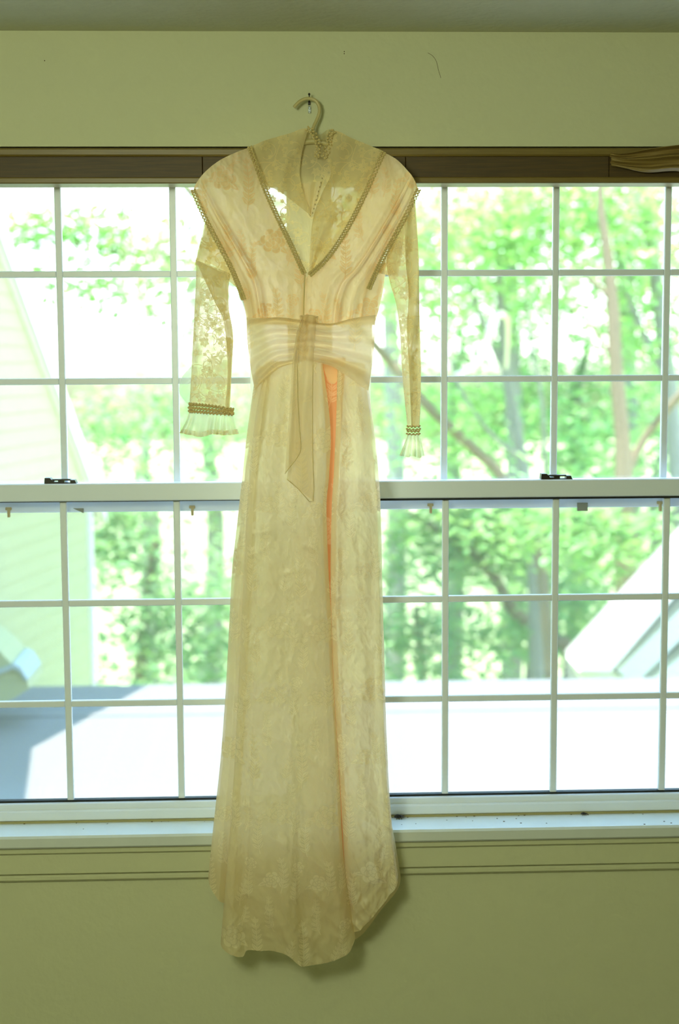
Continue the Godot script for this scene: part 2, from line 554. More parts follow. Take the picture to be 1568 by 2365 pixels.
# ---------------------------------------------------------------- window
func window(called: String, label: String, xs: Array, latch_x: float, gap: float) -> void:
	# xs: glass edges and bar centres, from one side to the other
	var w := thing(called, label, "window", Vector3(xs[2], EYE - 0.905, -0.1), "", "structure")
	var x0: float = xs[0]
	var x1: float = xs[xs.size() - 1]
	var fr := start()
	bx(fr, Vector3(x0 - 0.043, EYE - 0.93, -0.17), Vector3(x0 - 0.03, EYE + 0.44, -0.05), 0.002)
	bx(fr, Vector3(x1 + 0.03, EYE - 0.93, -0.17), Vector3(x1 + 0.043, EYE + 0.44, -0.05), 0.002)
	bx(fr, Vector3(x0 - 0.043, EYE + 0.42, -0.17), Vector3(x1 + 0.043, EYE + 0.45, -0.05), 0.002)
	bx(fr, Vector3(x0 - 0.03, EYE - 0.94, -0.17), Vector3(x1 + 0.03, EYE - 0.905, -0.05), 0.002)
	obj("frame", done(fr), M.vinyl, w)
	for upper in [true, false]:
		var zf := -0.100 if upper else -0.070
		var yb: float = EYE + (-0.2435 if upper else -0.869)
		var yt: float = EYE + (0.375 if upper else -0.268)
		var bars: Array = [EYE - 0.037, EYE + 0.1695] if upper else [EYE - 0.671, EYE - 0.4700]
		var st := start()
		var f0 := zf + (0.004 if upper else 0.010)
		var f1 := zf - 0.022
		bx(st, Vector3(x0 - 0.03, yb - 0.026, f1), Vector3(x0, yt + 0.034, f0), 0.002)
		bx(st, Vector3(x1, yb - 0.026, f1), Vector3(x1 + 0.03, yt + 0.034, f0), 0.002)
		bx(st, Vector3(x0, yb - 0.026, f1), Vector3(x1, yb, f0), 0.002)
		bx(st, Vector3(x0, yt, f1), Vector3(x1, yt + 0.0345, f0), 0.002)
		if not upper:
			bx(st, Vector3(x0, yb - 0.034, f1), Vector3(x1, yb - 0.012, f0 + 0.008), 0.003)
		var sash := obj("upper_sash" if upper else "lower_sash", done(st), M.vinyl, w)
		# dark glazing line round the glass
		var gk := start()
		bx(gk, Vector3(x0, yb, zf - 0.012), Vector3(x1, yb + 0.004, zf + 0.001))
		if not upper:
			bx(gk, Vector3(x0, yt - gap, zf - 0.012), Vector3(x1, yt, f0 - 0.002))
		obj("gasket", done(gk), M.gasket, sash)
		for k in range(1, xs.size() - 1):
			obj("muntin", box(Vector3(xs[k] - 0.0063, yb, zf - 0.012), Vector3(xs[k] + 0.0063, yt, zf), 0.0015), M.muntin, sash)
		for y in bars:
			for k in xs.size() - 1:
				var a: float = xs[k] + (0.0063 if k > 0 else 0.0)
				var b: float = xs[k + 1] - (0.0063 if k < xs.size() - 2 else 0.0)
				obj("muntin", box(Vector3(a, y - 0.0063, zf - 0.012), Vector3(b, y + 0.0063, zf - 0.0008), 0.0015), M.muntin, sash)
		var ys: Array = [yb, bars[0], bars[1], yt]
		for r in 3:
			for k in xs.size() - 1:
				obj("pane", box(Vector3(xs[k], ys[r], zf - 0.0085), Vector3(xs[k + 1], ys[r + 1], zf - 0.0055)), M.glass, sash)
	# insect screen behind the lower sash
	var sc := start()
	bx(sc, Vector3(x0 - 0.02, EYE - 0.296, -0.135), Vector3(x1 + 0.02, EYE - 0.262, -0.125), 0.002)
	bx(sc, Vector3(x0 - 0.02, EYE - 0.92, -0.135), Vector3(x1 + 0.02, EYE - 0.895, -0.125), 0.002)
	bx(sc, Vector3(x0 - 0.02, EYE - 0.92, -0.135), Vector3(x0 - 0.002, EYE - 0.27, -0.125), 0.002)
	bx(sc, Vector3(x1 + 0.002, EYE - 0.92, -0.135), Vector3(x1 + 0.02, EYE - 0.27, -0.125), 0.002)
	var screen := obj("insect_screen", done(sc), M.vinyl, w)
	obj("mesh", box(Vector3(x0 - 0.005, EYE - 0.90, -0.1305), Vector3(x1 + 0.005, EYE - 0.29, -0.1295)), M.screen, screen)
	var clips: Array = [-0.552, -0.190] if gap < 0.003 else [0.285, 0.748]
	for c in clips:
		var k := start()
		bx(k, Vector3(c - 0.006, EYE - 0.290, -0.124), Vector3(c + 0.006, EYE - 0.284, -0.118), 0.001)
		bx(k, Vector3(c - 0.002, EYE - 0.304, -0.124), Vector3(c + 0.003, EYE - 0.286, -0.116), 0.001)
		obj("clip", done(k), M.clip, screen)
	var tb := start()
	if gap < 0.003:
		prism(tb, PackedVector2Array([Vector2(-0.4248, 1.4626), Vector2(-0.4043, 1.4624), Vector2(-0.4046, 1.4529)]), -0.123, -0.119)
	else:
		prism(tb, PackedVector2Array([Vector2(0.5803, 1.4645), Vector2(0.6013, 1.4643), Vector2(0.6015, 1.4477), Vector2(0.5805, 1.4479)]), -0.123, -0.119)
	obj("pull_tab", done(tb), M.tab, screen)
	# cam lock on the meeting rail
	var lk := start()
	var ly := EYE - 0.2337
	var lx := latch_x
	prism(lk, PackedVector2Array([Vector2(lx - 0.032, ly), Vector2(lx - 0.031, ly + 0.0112), Vector2(lx - 0.021, ly + 0.0112), Vector2(lx - 0.013, ly + 0.003), Vector2(lx - 0.004, ly + 0.003), Vector2(lx - 0.004, ly)]), -0.086, -0.066)
	prism(lk, PackedVector2Array([Vector2(lx - 0.016, ly + 0.0055), Vector2(lx - 0.017, ly + 0.0085), Vector2(lx + 0.018, ly + 0.0085), Vector2(lx + 0.020, ly + 0.0055), Vector2(lx + 0.006, ly + 0.0055), Vector2(lx + 0.006, ly), Vector2(lx - 0.006, ly), Vector2(lx - 0.006, ly + 0.0055)]), -0.083, -0.070)
	prism(lk, PackedVector2Array([Vector2(lx + 0.018, ly), Vector2(lx + 0.018, ly + 0.007), Vector2(lx + 0.027, ly + 0.007), Vector2(lx + 0.030, ly)]), -0.086, -0.066)
	prism(lk, PackedVector2Array([Vector2(lx - 0.03, ly), Vector2(lx - 0.03, ly + 0.0015), Vector2(lx + 0.03, ly + 0.0015), Vector2(lx + 0.03, ly)]), -0.088, -0.064)
	obj("sash_lock", done(lk), M.bronze, w)

# ---------------------------------------------------------------- trees
var leaf_mesh: ArrayMesh
func make_leaf() -> void:
	var st := start()
	var top := [Vector3(0, 0, 0), Vector3(0.28, 0.35, 0.06), Vector3(0.22, 0.75, 0.02), Vector3(0, 1, -0.1), Vector3(-0.22, 0.75, 0.02), Vector3(-0.28, 0.35, 0.06)]
	for i in range(1, 5):
		tri(st, top[0], top[i], top[i + 1])
	leaf_mesh = done(st)

func tree(called: String, label: String, limbs: Array, bark: Material, blobs: Array, leaf: Color, size: float, seed_: int, root_at: Vector3) -> void:
	var t := thing(called, label, "tree", root_at, "")
	var first := true
	for l in limbs:
		var st := start()
		tube(st, l[0], l[1], 9, 4)
		obj("trunk" if first else "branch", done(st), M.bark_sunlit if l.size() > 2 else bark, t)
		first = false
	var rng := RandomNumberGenerator.new()
	rng.seed = seed_
	var total := 0
	for b in blobs: total += int(b[2] * LEAVES)
	var mm := MultiMesh.new()
	mm.transform_format = MultiMesh.TRANSFORM_3D
	mm.use_colors = true
	mm.mesh = leaf_mesh
	mm.instance_count = total
	var n := 0
	for b in blobs:
		var c: Vector3 = b[0]
		var r: Vector3 = b[1]
		# leaves sit in little clusters, with air between
		var heads := []
		for k in maxi(3, int(b[2] * LEAVES) / 14):
			var d := Vector3(rng.randfn(), rng.randfn(), rng.randfn()).normalized() * pow(rng.randf(), 0.45)
			heads.append(c + d * r)
		for k in int(b[2] * LEAVES):
			var h: Vector3 = heads[rng.randi() % heads.size()]
			var p := h + Vector3(rng.randfn(), rng.randfn() * 0.6, rng.randfn()) * size * 1.7
			var s := size * rng.randf_range(0.7, 1.3)
			var bas := Basis.from_euler(Vector3(rng.randf_range(-2.2, -0.8), rng.randf() * TAU, rng.randf_range(-0.6, 0.6))).scaled(Vector3(s, s, s))
			mm.set_instance_transform(n, Transform3D(bas, p - root_at))
			var f := rng.randf_range(0.75, 1.25)
			mm.set_instance_color(n, Color(leaf.r * f * rng.randf_range(0.9, 1.25), leaf.g * f, leaf.b * f))
			n += 1
	var o := MultiMeshInstance3D.new()
	o.name = "foliage"
	o.multimesh = mm
	o.material_override = M.leaf
	o.set_meta("kind", "stuff")
	t.add_child(o, true)

# ---------------------------------------------------------------- the dress
var creases := []
func crease_at(p: Vector2) -> float:
	var z := 0.0
	for c in creases:
		var a: Vector2 = c[0]
		var b: Vector2 = c[1]
		var d := b - a
		var t := clampf((p - a).dot(d) / d.length_squared(), 0.0, 1.0)
		var n := (p - a - d * t)
		var s := n.length()
		var w: float = c[3]
		if s < w * 3.0:
			var across := Vector2(-d.y, d.x).normalized()
			var side := tanh((p - a).dot(across) / w * 2.2)
			z += c[2] * exp(-pow(s / w, 2.0)) * (0.6 + 0.4 * side) * sin(PI * clampf(t * 0.96 + 0.02, 0.0, 1.0))
	return z

func wrinkle(p: Vector2, amt: float) -> float:
	return amt * (0.0045 * fold_noise.get_noise_2d(p.x * 150.0, p.y * 28.0) + 0.0036 * crumple.get_noise_2d(p.x * 90.0 + p.y * 34.0, p.y * 62.0) + 0.0010 * crumple.get_noise_2d(p.x * 260.0 - p.y * 90.0, p.y * 200.0)) + crease_at(p)

func edge(u: float, k := 0.08) -> float:
	# 0 at the sides, 1 across the middle: how cloth rounds away at its edges
	return sqrt(clampf(minf(u, 1.0 - u) / k, 0.0, 1.0))

func make_dress() -> void:
	var d := thing("wedding_dress", "long cream satin and lace wedding dress hanging in front of the white gridded windows", "dress", Vector3(0.0417, 1.9189, 0.06))
	for c in [[Vector2(-0.0753, 1.4327), Vector2(-0.0199, 1.4433)], [Vector2(-0.0814, 1.3896), Vector2(-0.0281, 1.4131)], [Vector2(0.0195, 1.4182), Vector2(0.0709, 1.3976)], [Vector2(-0.0207, 1.3585), Vector2(0.027, 1.3676)], [Vector2(-0.0612, 1.2866), Vector2(-0.0211, 1.3264)], [Vector2(-0.0558, 1.0667), Vector2(0.0162, 1.0392)], [Vector2(-0.0482, 0.8829), Vector2(-0.0033, 0.8436)], [Vector2(-0.0176, 0.8715), Vector2(0.0711, 0.7986)], [Vector2(0.0226, 0.8415), Vector2(0.0953, 0.7729)],
		[Vector2(0.1066, 1.3796), Vector2(0.1607, 1.3694)], [Vector2(0.0948, 1.2587), Vector2(0.1636, 1.2546)], [Vector2(0.1184, 1.3489), Vector2(0.1636, 1.2595)], [Vector2(0.1511, 1.3566), Vector2(0.1668, 1.2676)], [Vector2(0.1605, 1.3), Vector2(0.1737, 1.1207)], [Vector2(0.104, 0.8693), Vector2(0.1446, 0.8518)], [Vector2(0.1134, 0.7978), Vector2(0.1893, 0.8593)], [Vector2(0.1156, 0.7556), Vector2(0.195, 0.7962)], [Vector2(0.1195, 0.7048), Vector2(0.1892, 0.7879)], [Vector2(0.1106, 0.8984), Vector2(0.1529, 0.931)], [Vector2(0.1695, 1.055), Vector2(0.1787, 0.8386)], [Vector2(0.1533, 1.5561), Vector2(0.1705, 1.4606)], [Vector2(-0.027, 0.7416), Vector2(0.0212, 0.673)], [Vector2(-0.09, 0.9019), Vector2(-0.0668, 0.818)], [Vector2(0.1296, 1.1704), Vector2(0.1535, 1.1046)]]:
		creases.append([c[0], c[1], 0.0046, 0.008])
	# --- skirt
	var back_z := func(u: float, v: float, p: Vector2) -> float:
		return 0.052 + 0.012 * edge(u, 0.3) * v + wrinkle(p + Vector2(3, 1), 0.5)
	obj("skirt_back", cloth(PackedVector2Array([Vector2(-0.0657, 1.8218), Vector2(-0.0688, 1.6262), Vector2(-0.0787, 1.5459), Vector2(-0.0878, 1.457), Vector2(-0.0996, 1.3593), Vector2(-0.1083, 1.2525), Vector2(-0.1165, 1.1283), Vector2(-0.1282, 0.9944), Vector2(-0.1432, 0.8678), Vector2(-0.1546, 0.7656)]), PackedVector2Array([Vector2(0.159, 1.8208), Vector2(0.1552, 1.6286), Vector2(0.1623, 1.556), Vector2(0.1676, 1.4545), Vector2(0.1713, 1.3069), Vector2(0.1751, 1.1742), Vector2(0.1797, 1.0401), Vector2(0.1869, 0.913), Vector2(0.2025, 0.8145), Vector2(0.2108, 0.7602)]), PackedVector2Array(), PackedVector2Array([Vector2(-0.1546, 0.7656), Vector2(-0.1272, 0.717), Vector2(-0.0615, 0.6605), Vector2(0.0383, 0.6367), Vector2(0.1051, 0.6379), Vector2(0.1353, 0.6511), Vector2(0.1722, 0.6989), Vector2(0.2032, 0.7362), Vector2(0.2108, 0.7602)]), 60, 140, back_z), M.lining, d)
	var side_z := func(u: float, v: float, p: Vector2) -> float:
		return 0.066 + 0.028 * sqrt(clampf(u / 0.5, 0, 1)) - 0.030 * clampf((u - 0.55) / 0.45, 0, 1) + wrinkle(p, 0.8)
	obj("skirt_side", cloth(PackedVector2Array([Vector2(-0.0548, 1.7411), Vector2(-0.0728, 1.6276), Vector2(-0.0825, 1.5482), Vector2(-0.0932, 1.4603), Vector2(-0.1049, 1.3638), Vector2(-0.1119, 1.2582), Vector2(-0.1201, 1.1354), Vector2(-0.1316, 1.0031), Vector2(-0.1465, 0.8779), Vector2(-0.1578, 0.7769)]), PackedVector2Array([Vector2(-0.0265, 1.7409), Vector2(-0.0419, 1.6274), Vector2(-0.0539, 1.548), Vector2(-0.0597, 1.46), Vector2(-0.0657, 1.3633), Vector2(-0.0734, 1.2578), Vector2(-0.0805, 1.1348), Vector2(-0.0895, 1.0024), Vector2(-0.0992, 0.8771), Vector2(-0.1095, 0.7182)]), PackedVector2Array(), PackedVector2Array([Vector2(-0.1578, 0.7769), Vector2(-0.1539, 0.7599), Vector2(-0.1403, 0.7392), Vector2(-0.1266, 0.7254), Vector2(-0.1095, 0.7182)]), 40, 220, side_z), M.satin, d)
	var front_z := func(u: float, v: float, p: Vector2) -> float:
		var z := 0.098 + 0.022 * edge(u, 0.12) + 0.016 * v * sin(PI * u)
		z += 0.006 * (0.3 + v) * sin(u * 15.0 + 2.0 * sin(v * 3.0)) * smoothstep(0.35, 1.0, v)
		z += 0.0035 * sin(u * 24.0 + v * 2.0) * (1.0 - smoothstep(0.0, 0.45, v))
		return z - 0.045 * (1.0 - smoothstep(0.0, 0.10, v)) + wrinkle(p, 0.8 + 0.6 * v)
	obj("skirt_front", cloth(PackedVector2Array([Vector2(-0.0386, 1.7489), Vector2(-0.0595, 1.6326), Vector2(-0.0737, 1.5026), Vector2(-0.0807, 1.3832), Vector2(-0.0886, 1.2627), Vector2(-0.0957, 1.141), Vector2(-0.1049, 0.9934), Vector2(-0.1146, 0.8691), Vector2(-0.1251, 0.7604), Vector2(-0.1356, 0.6492)]), PackedVector2Array([Vector2(0.0662, 1.7529), Vector2(0.0795, 1.6277), Vector2(0.0766, 1.5409), Vector2(0.0714, 1.4775), Vector2(0.0746, 1.3575), Vector2(0.0789, 1.2768), Vector2(0.0829, 1.1384), Vector2(0.0924, 0.9735), Vector2(0.1004, 0.8065), Vector2(0.1209, 0.6556)]), PackedVector2Array(), PackedVector2Array([Vector2(-0.1348, 0.6555), Vector2(-0.1171, 0.6476), Vector2(-0.0929, 0.6403), Vector2(-0.0781, 0.6518), Vector2(-0.0157, 0.6471), Vector2(0.0125, 0.627), Vector2(0.0304, 0.6198), Vector2(0.0695, 0.6249), Vector2(0.1022, 0.6403), Vector2(0.1202, 0.6619)]), 150, 380, front_z), M.satin, d)
	var right_z := func(u: float, v: float, p: Vector2) -> float:
		var z := 0.094 + 0.020 * edge(u, 0.14) - 0.022 * pow(u, 3.0) * (1.0 - 0.6 * v)
		z += 0.006 * sin(u * 13.0 + v * 4.0) * (0.4 + 0.6 * v)
		return z - 0.035 * (1.0 - smoothstep(0.0, 0.10, v)) + wrinkle(p, 0.7 + 1.5 * v)
	obj("skirt_panel", cloth(PackedVector2Array([Vector2(0.0945, 1.7512), Vector2(0.0891, 1.6274), Vector2(0.0846, 1.5405), Vector2(0.0803, 1.4768), Vector2(0.0779, 1.3567), Vector2(0.079, 1.2758), Vector2(0.083, 1.1372), Vector2(0.0926, 0.972), Vector2(0.1006, 0.8046), Vector2(0.1081, 0.6674)]), PackedVector2Array([Vector2(0.1464, 1.7447), Vector2(0.1602, 1.6269), Vector2(0.1679, 1.5477), Vector2(0.1724, 1.46), Vector2(0.1753, 1.3152), Vector2(0.1782, 1.185), Vector2(0.1819, 1.0534), Vector2(0.1874, 0.9288), Vector2(0.1954, 0.8323), Vector2(0.2027, 0.7807)]), PackedVector2Array(), PackedVector2Array([Vector2(0.1081, 0.6674), Vector2(0.1303, 0.6831), Vector2(0.1624, 0.7189), Vector2(0.1854, 0.7473), Vector2(0.1977, 0.7639), Vector2(0.2027, 0.7807)]), 90, 380, right_z), M.satin, d)
	var pleat_z := func(u: float, v: float, p: Vector2) -> float:
		return 0.086 - 0.012 * sin(PI * u) - 0.03 * (1.0 - smoothstep(0.0, 0.15, v))
	var pl := obj("pleat_inset", cloth(PackedVector2Array([Vector2(0.0622, 1.7562), Vector2(0.0709, 1.6264), Vector2(0.0703, 1.5386), Vector2(0.0642, 1.4744), Vector2(0.0674, 1.353), Vector2(0.0731, 1.2386), Vector2(0.0833, 1.0483), Vector2(0.0919, 0.8381), Vector2(0.0993, 0.6674)]), PackedVector2Array([Vector2(0.1097, 1.7559), Vector2(0.0995, 1.6261), Vector2(0.0942, 1.5384), Vector2(0.0907, 1.4741), Vector2(0.0884, 1.3528), Vector2(0.0893, 1.2384), Vector2(0.098, 1.048), Vector2(0.1084, 0.8378), Vector2(0.1175, 0.667)]), PackedVector2Array(), PackedVector2Array(), 16, 80, pleat_z), M.peach, d)
	pl.set_meta("label", "peach coloured satin inside the open skirt pleat")
	# --- bodice
	var bod_l := func(u: float, v: float, p: Vector2) -> float:
		var z := 0.060 + 0.030 * pow(sin(PI * clampf(0.12 + 0.80 * u, 0, 1)), 0.7) * (0.5 + 0.5 * v)
		for k in 4:
			var c: float = [0.16, 0.31, 0.36, 0.62][k]
			z += [0.005, -0.008, 0.007, 0.003][k] * exp(-pow((u - c - 0.02 * sin(v * 4.0)) / [0.04, 0.022, 0.03, 0.05][k], 2.0)) * smoothstep(0.0, 0.25, v)
		return z + wrinkle(p, 0.7) + 0.0015 * sin(u * 34.0 + 3.0 * v) * smoothstep(0.55, 1.0, v)
	obj("bodice_front", cloth(PackedVector2Array([Vector2(-0.1652, 2.0571), Vector2(-0.1457, 2.0109), Vector2(-0.1229, 1.9661), Vector2(-0.1, 1.9219), Vector2(-0.0848, 1.8853), Vector2(-0.0765, 1.8557), Vector2(-0.0699, 1.8166)]), PackedVector2Array([Vector2(-0.0629, 2.1335), Vector2(-0.0395, 2.0684), Vector2(-0.0143, 2.0107), Vector2(0.0103, 1.9588), Vector2(0.0366, 1.9083), Vector2(0.0354, 1.863), Vector2(0.0343, 1.8161)]), PackedVector2Array([Vector2(-0.1658, 2.0583), Vector2(-0.1586, 2.0729), Vector2(-0.1387, 2.0951), Vector2(-0.1071, 2.1166), Vector2(-0.0631, 2.135)]), PackedVector2Array(), 120, 150, bod_l), M.satin_backlit, d)
	var bod_r := func(u: float, v: float, p: Vector2) -> float:
		var z := 0.060 + 0.030 * pow(sin(PI * clampf(0.08 + 0.80 * u, 0, 1)), 0.7) * (0.5 + 0.5 * v)
		for k in 4:
			var c: float = [0.42, 0.55, 0.60, 0.80][k]
			z += [0.004, -0.009, 0.008, 0.005][k] * exp(-pow((u - c + 0.03 * v) / [0.05, 0.022, 0.03, 0.04][k], 2.0)) * smoothstep(0.0, 0.2, v)
		return z + wrinkle(p, 0.8) + 0.002 * sin(u * 30.0 + 4.0 * v) * smoothstep(0.6, 1.0, v)
	obj("bodice_front", cloth(PackedVector2Array([Vector2(0.1768, 2.1258), Vector2(0.1508, 2.0644), Vector2(0.1238, 2.0104), Vector2(0.0968, 1.964), Vector2(0.0698, 1.9292), Vector2(0.0405, 1.9051), Vector2(0.0291, 1.8631), Vector2(0.0279, 1.8161)]), PackedVector2Array([Vector2(0.242, 2.0566), Vector2(0.2183, 2.0103), Vector2(0.1946, 1.9677), Vector2(0.1748, 1.9312), Vector2(0.1605, 1.9016), Vector2(0.1509, 1.8798), Vector2(0.1429, 1.8517), Vector2(0.1404, 1.8156)]), PackedVector2Array([Vector2(0.1775, 2.1273), Vector2(0.2027, 2.1134), Vector2(0.2263, 2.0887), Vector2(0.2366, 2.0732), Vector2(0.2429, 2.0578)]), PackedVector2Array(), 120, 150, bod_r), M.satin_backlit, d)
	var bs := func(u: float, v: float, p: Vector2) -> float: return 0.066 - 0.03 * u + wrinkle(p, 0.6)
	obj("bodice_side", cloth(PackedVector2Array([Vector2(0.1482, 1.9248), Vector2(0.1449, 1.895), Vector2(0.14, 1.8556), Vector2(0.1367, 1.8161)]), PackedVector2Array([Vector2(0.1864, 1.9301), Vector2(0.1823, 1.8914), Vector2(0.1742, 1.8519), Vector2(0.1644, 1.8162)]), PackedVector2Array(), PackedVector2Array(), 20, 40, bs), M.satin_backlit, d)
	obj("bodice_side", cloth(PackedVector2Array([Vector2(-0.0846, 1.8919), Vector2(-0.0778, 1.8644), Vector2(-0.0717, 1.8447), Vector2(-0.0697, 1.8171)]), PackedVector2Array([Vector2(-0.0635, 1.8923), Vector2(-0.0558, 1.8647), Vector2(-0.0513, 1.8449), Vector2(-0.0484, 1.8172)]), PackedVector2Array(), PackedVector2Array(), 12, 30, bs), M.satin_backlit, d)
	var bb := func(u: float, v: float, p: Vector2) -> float: return 0.036 + wrinkle(p, 0.4)
	obj("bodice_back", cloth(PackedVector2Array([Vector2(-0.163, 2.0594), Vector2(-0.14, 2.0149), Vector2(-0.1106, 1.96), Vector2(-0.0844, 1.8969), Vector2(-0.0686, 1.8215)]), PackedVector2Array([Vector2(0.2409, 2.0589), Vector2(0.2168, 2.0142), Vector2(0.1967, 1.9592), Vector2(0.1806, 1.8959), Vector2(0.1635, 1.8205)]), PackedVector2Array([Vector2(-0.163, 2.0594), Vector2(-0.1324, 2.0967), Vector2(-0.0767, 2.127), Vector2(-0.0457, 2.0694), Vector2(-0.0069, 1.9872), Vector2(0.0419, 1.9004), Vector2(0.0888, 1.9752), Vector2(0.137, 2.0497), Vector2(0.1708, 2.1238), Vector2(0.2129, 2.1043), Vector2(0.2409, 2.0589)]), PackedVector2Array(), 60, 60, bb), M.lining, d)
	# placket down the middle
	var pk := start()
	tube(pk, [Vector3(0.0348, 1.9059, 0.094), Vector3(0.0329, 1.8623, 0.097), Vector3(0.0317, 1.8265, 0.1)], [0.0012], 6, 4)
	obj("placket", done(pk), M.braid, d)
	# --- lace yoke and collar
	var yz := func(u: float, v: float, p: Vector2) -> float: return 0.030 + wrinkle(p, 0.5)
	obj("lace_yoke", cloth(PackedVector2Array([Vector2(-0.0673, 2.1401), Vector2(-0.0482, 2.0784), Vector2(-0.0179, 2.0078), Vector2(0.0206, 1.9272), Vector2(0.0372, 1.8954)]), PackedVector2Array([Vector2(0.1842, 2.1322), Vector2(0.16, 2.0704), Vector2(0.1165, 1.9918), Vector2(0.0663, 1.9271), Vector2(0.042, 1.8954)]), PackedVector2Array([Vector2(-0.0673, 2.1401), Vector2(-0.0275, 2.1548), Vector2(0.0092, 2.1657), Vector2(0.0426, 2.1743), Vector2(0.0623, 2.1486), Vector2(0.0919, 2.1704), Vector2(0.126, 2.1564), Vector2(0.1842, 2.1322)]), PackedVector2Array(), 50, 60, yz), M.lace_dense, d)
	var lz := func(u: float, v: float, p: Vector2) -> float: return 0.052 + 0.006 * sin(u * 9.0 + v * 5.0) + wrinkle(p, 0.7)
	obj("lace_front", cloth(PackedVector2Array([Vector2(-0.0643, 2.1364), Vector2(-0.0529, 2.1024), Vector2(-0.0406, 2.0746)]), PackedVector2Array([Vector2(0.043, 2.1703), Vector2(0.0274, 2.0923), Vector2(0.0481, 2.0138)]), PackedVector2Array([Vector2(-0.0643, 2.1364), Vector2(-0.0272, 2.1518), Vector2(0.0091, 2.1626), Vector2(0.043, 2.1703)]), PackedVector2Array([Vector2(-0.0406, 2.0746), Vector2(0.0017, 2.0505), Vector2(0.0481, 2.0138)]), 50, 40, lz), M.lace_dense, d)
	obj("lace_front", cloth(PackedVector2Array([Vector2(0.0918, 2.1665), Vector2(0.075, 2.1232), Vector2(0.0842, 2.0907), Vector2(0.0666, 2.052), Vector2(0.0504, 2.0053), Vector2(0.0425, 1.9066)]), PackedVector2Array([Vector2(0.1809, 2.1294), Vector2(0.1634, 2.0907), Vector2(0.1442, 2.0519), Vector2(0.117, 2.0051), Vector2(0.0866, 1.9583), Vector2(0.0448, 1.9035)]), PackedVector2Array([Vector2(0.0918, 2.1665), Vector2(0.1248, 2.1526), Vector2(0.1524, 2.141), Vector2(0.1809, 2.1294)]), PackedVector2Array(), 40, 60, lz), M.lace_dense, d)
	var fac := func(u: float, v: float, p: Vector2) -> float: return 0.040 + 0.004 * sin(u * 14.0)
	obj("neck_facing", cloth(PackedVector2Array([Vector2(0.021, 2.0732), Vector2(0.0256, 2.0537), Vector2(0.046, 2.0146)]), PackedVector2Array([Vector2(0.0671, 2.0787), Vector2(0.059, 2.0498), Vector2(0.0476, 2.0146)]), PackedVector2Array(), PackedVector2Array(), 20, 20, fac), M.lining, d)
	var cz := func(u: float, v: float, p: Vector2) -> float: return 0.030 + 0.012 * sin(u * 11.0 + v) * (1.0 - 0.5 * v)
	obj("collar_lining", cloth(PackedVector2Array([Vector2(0.0457, 2.1696), Vector2(0.0567, 2.1525), Vector2(0.0645, 2.1315)]), PackedVector2Array([Vector2(0.0919, 2.1719), Vector2(0.0854, 2.1525), Vector2(0.0757, 2.1315)]), PackedVector2Array([Vector2(0.0457, 2.1696), Vector2(0.0624, 2.1649), Vector2(0.0783, 2.1704), Vector2(0.0919, 2.1719)]), PackedVector2Array([Vector2(0.0645, 2.1315), Vector2(0.071, 2.1369), Vector2(0.0757, 2.1315)]), 30, 20, cz), M.tulle, d)
	for k in 2:
		var line: PackedVector2Array = [PackedVector2Array([Vector2(0.0413, 2.1687), Vector2(0.0515, 2.1626), Vector2(0.0592, 2.148), Vector2(0.0615, 2.1326), Vector2(0.0583, 2.1195)]), PackedVector2Array([Vector2(0.0893, 2.1649), Vector2(0.0821, 2.158), Vector2(0.0813, 2.1441), Vector2(0.0764, 2.1272), Vector2(0.0716, 2.1179)])][k]
		obj("collar_trim", braid(line, func(t: float) -> float: return 0.062, 0.011, 0.0045), M.braid, d)
	var hk := start()
	for i in 9:
		var p := Vector3(0.0682, 2.0806, 0.062).lerp(Vector3(0.0504, 2.0186, 0.062), i / 8.0)
		bx(hk, p - Vector3(0.0011, 0.0014, 0.001), p + Vector3(0.0011, 0.0014, 0.001), 0.0005)
	var hko := obj("hook_tape", done(hk), M.clip, d)
	hko.set_meta("kind", "stuff")
	var edges := [PackedVector2Array([Vector2(-0.0629, 2.135), Vector2(-0.0395, 2.0692), Vector2(-0.0143, 2.0107), Vector2(0.0103, 1.9596), Vector2(0.0334, 1.9083)]), PackedVector2Array([Vector2(0.1792, 2.1258), Vector2(0.1515, 2.0644), Vector2(0.1246, 2.0104), Vector2(0.0968, 1.964), Vector2(0.0698, 1.9292), Vector2(0.0437, 1.9059)]), PackedVector2Array([Vector2(-0.1658, 2.0583), Vector2(-0.1462, 2.0119), Vector2(-0.1234, 1.967), Vector2(-0.1004, 1.9226), Vector2(-0.0851, 1.8859), Vector2(-0.0768, 1.8624)]), PackedVector2Array([Vector2(0.2429, 2.0593), Vector2(0.2191, 2.0113), Vector2(0.1953, 1.9685), Vector2(0.1754, 1.9319), Vector2(0.1611, 1.9022), Vector2(0.1515, 1.8803)])]
	for k in 4:
		var zt := func(t: float) -> float: return 0.072 + 0.016 * t
		var bt := obj("bead_trim", braid(edges[k], zt, 0.0098, 0.0026), M.braid, d)
		bt.set_meta("kind", "stuff")
	# --- sash
	var sl := func(u: float, v: float, p: Vector2) -> float:
		var z := 0.072 + 0.045 * pow(sin(PI * (0.08 + 0.42 * u)), 0.6)
		var g := pow(u, 1.5)
		z += (0.0036 + 0.0050 * g) * sin(v * 30.0 + 2.2 * sin(u * 3.0)) + 0.003 * g * sin(v * 75.0 + u * 6.0) * smoothstep(0.6, 1.0, u)
		return z + wrinkle(p, 0.5)
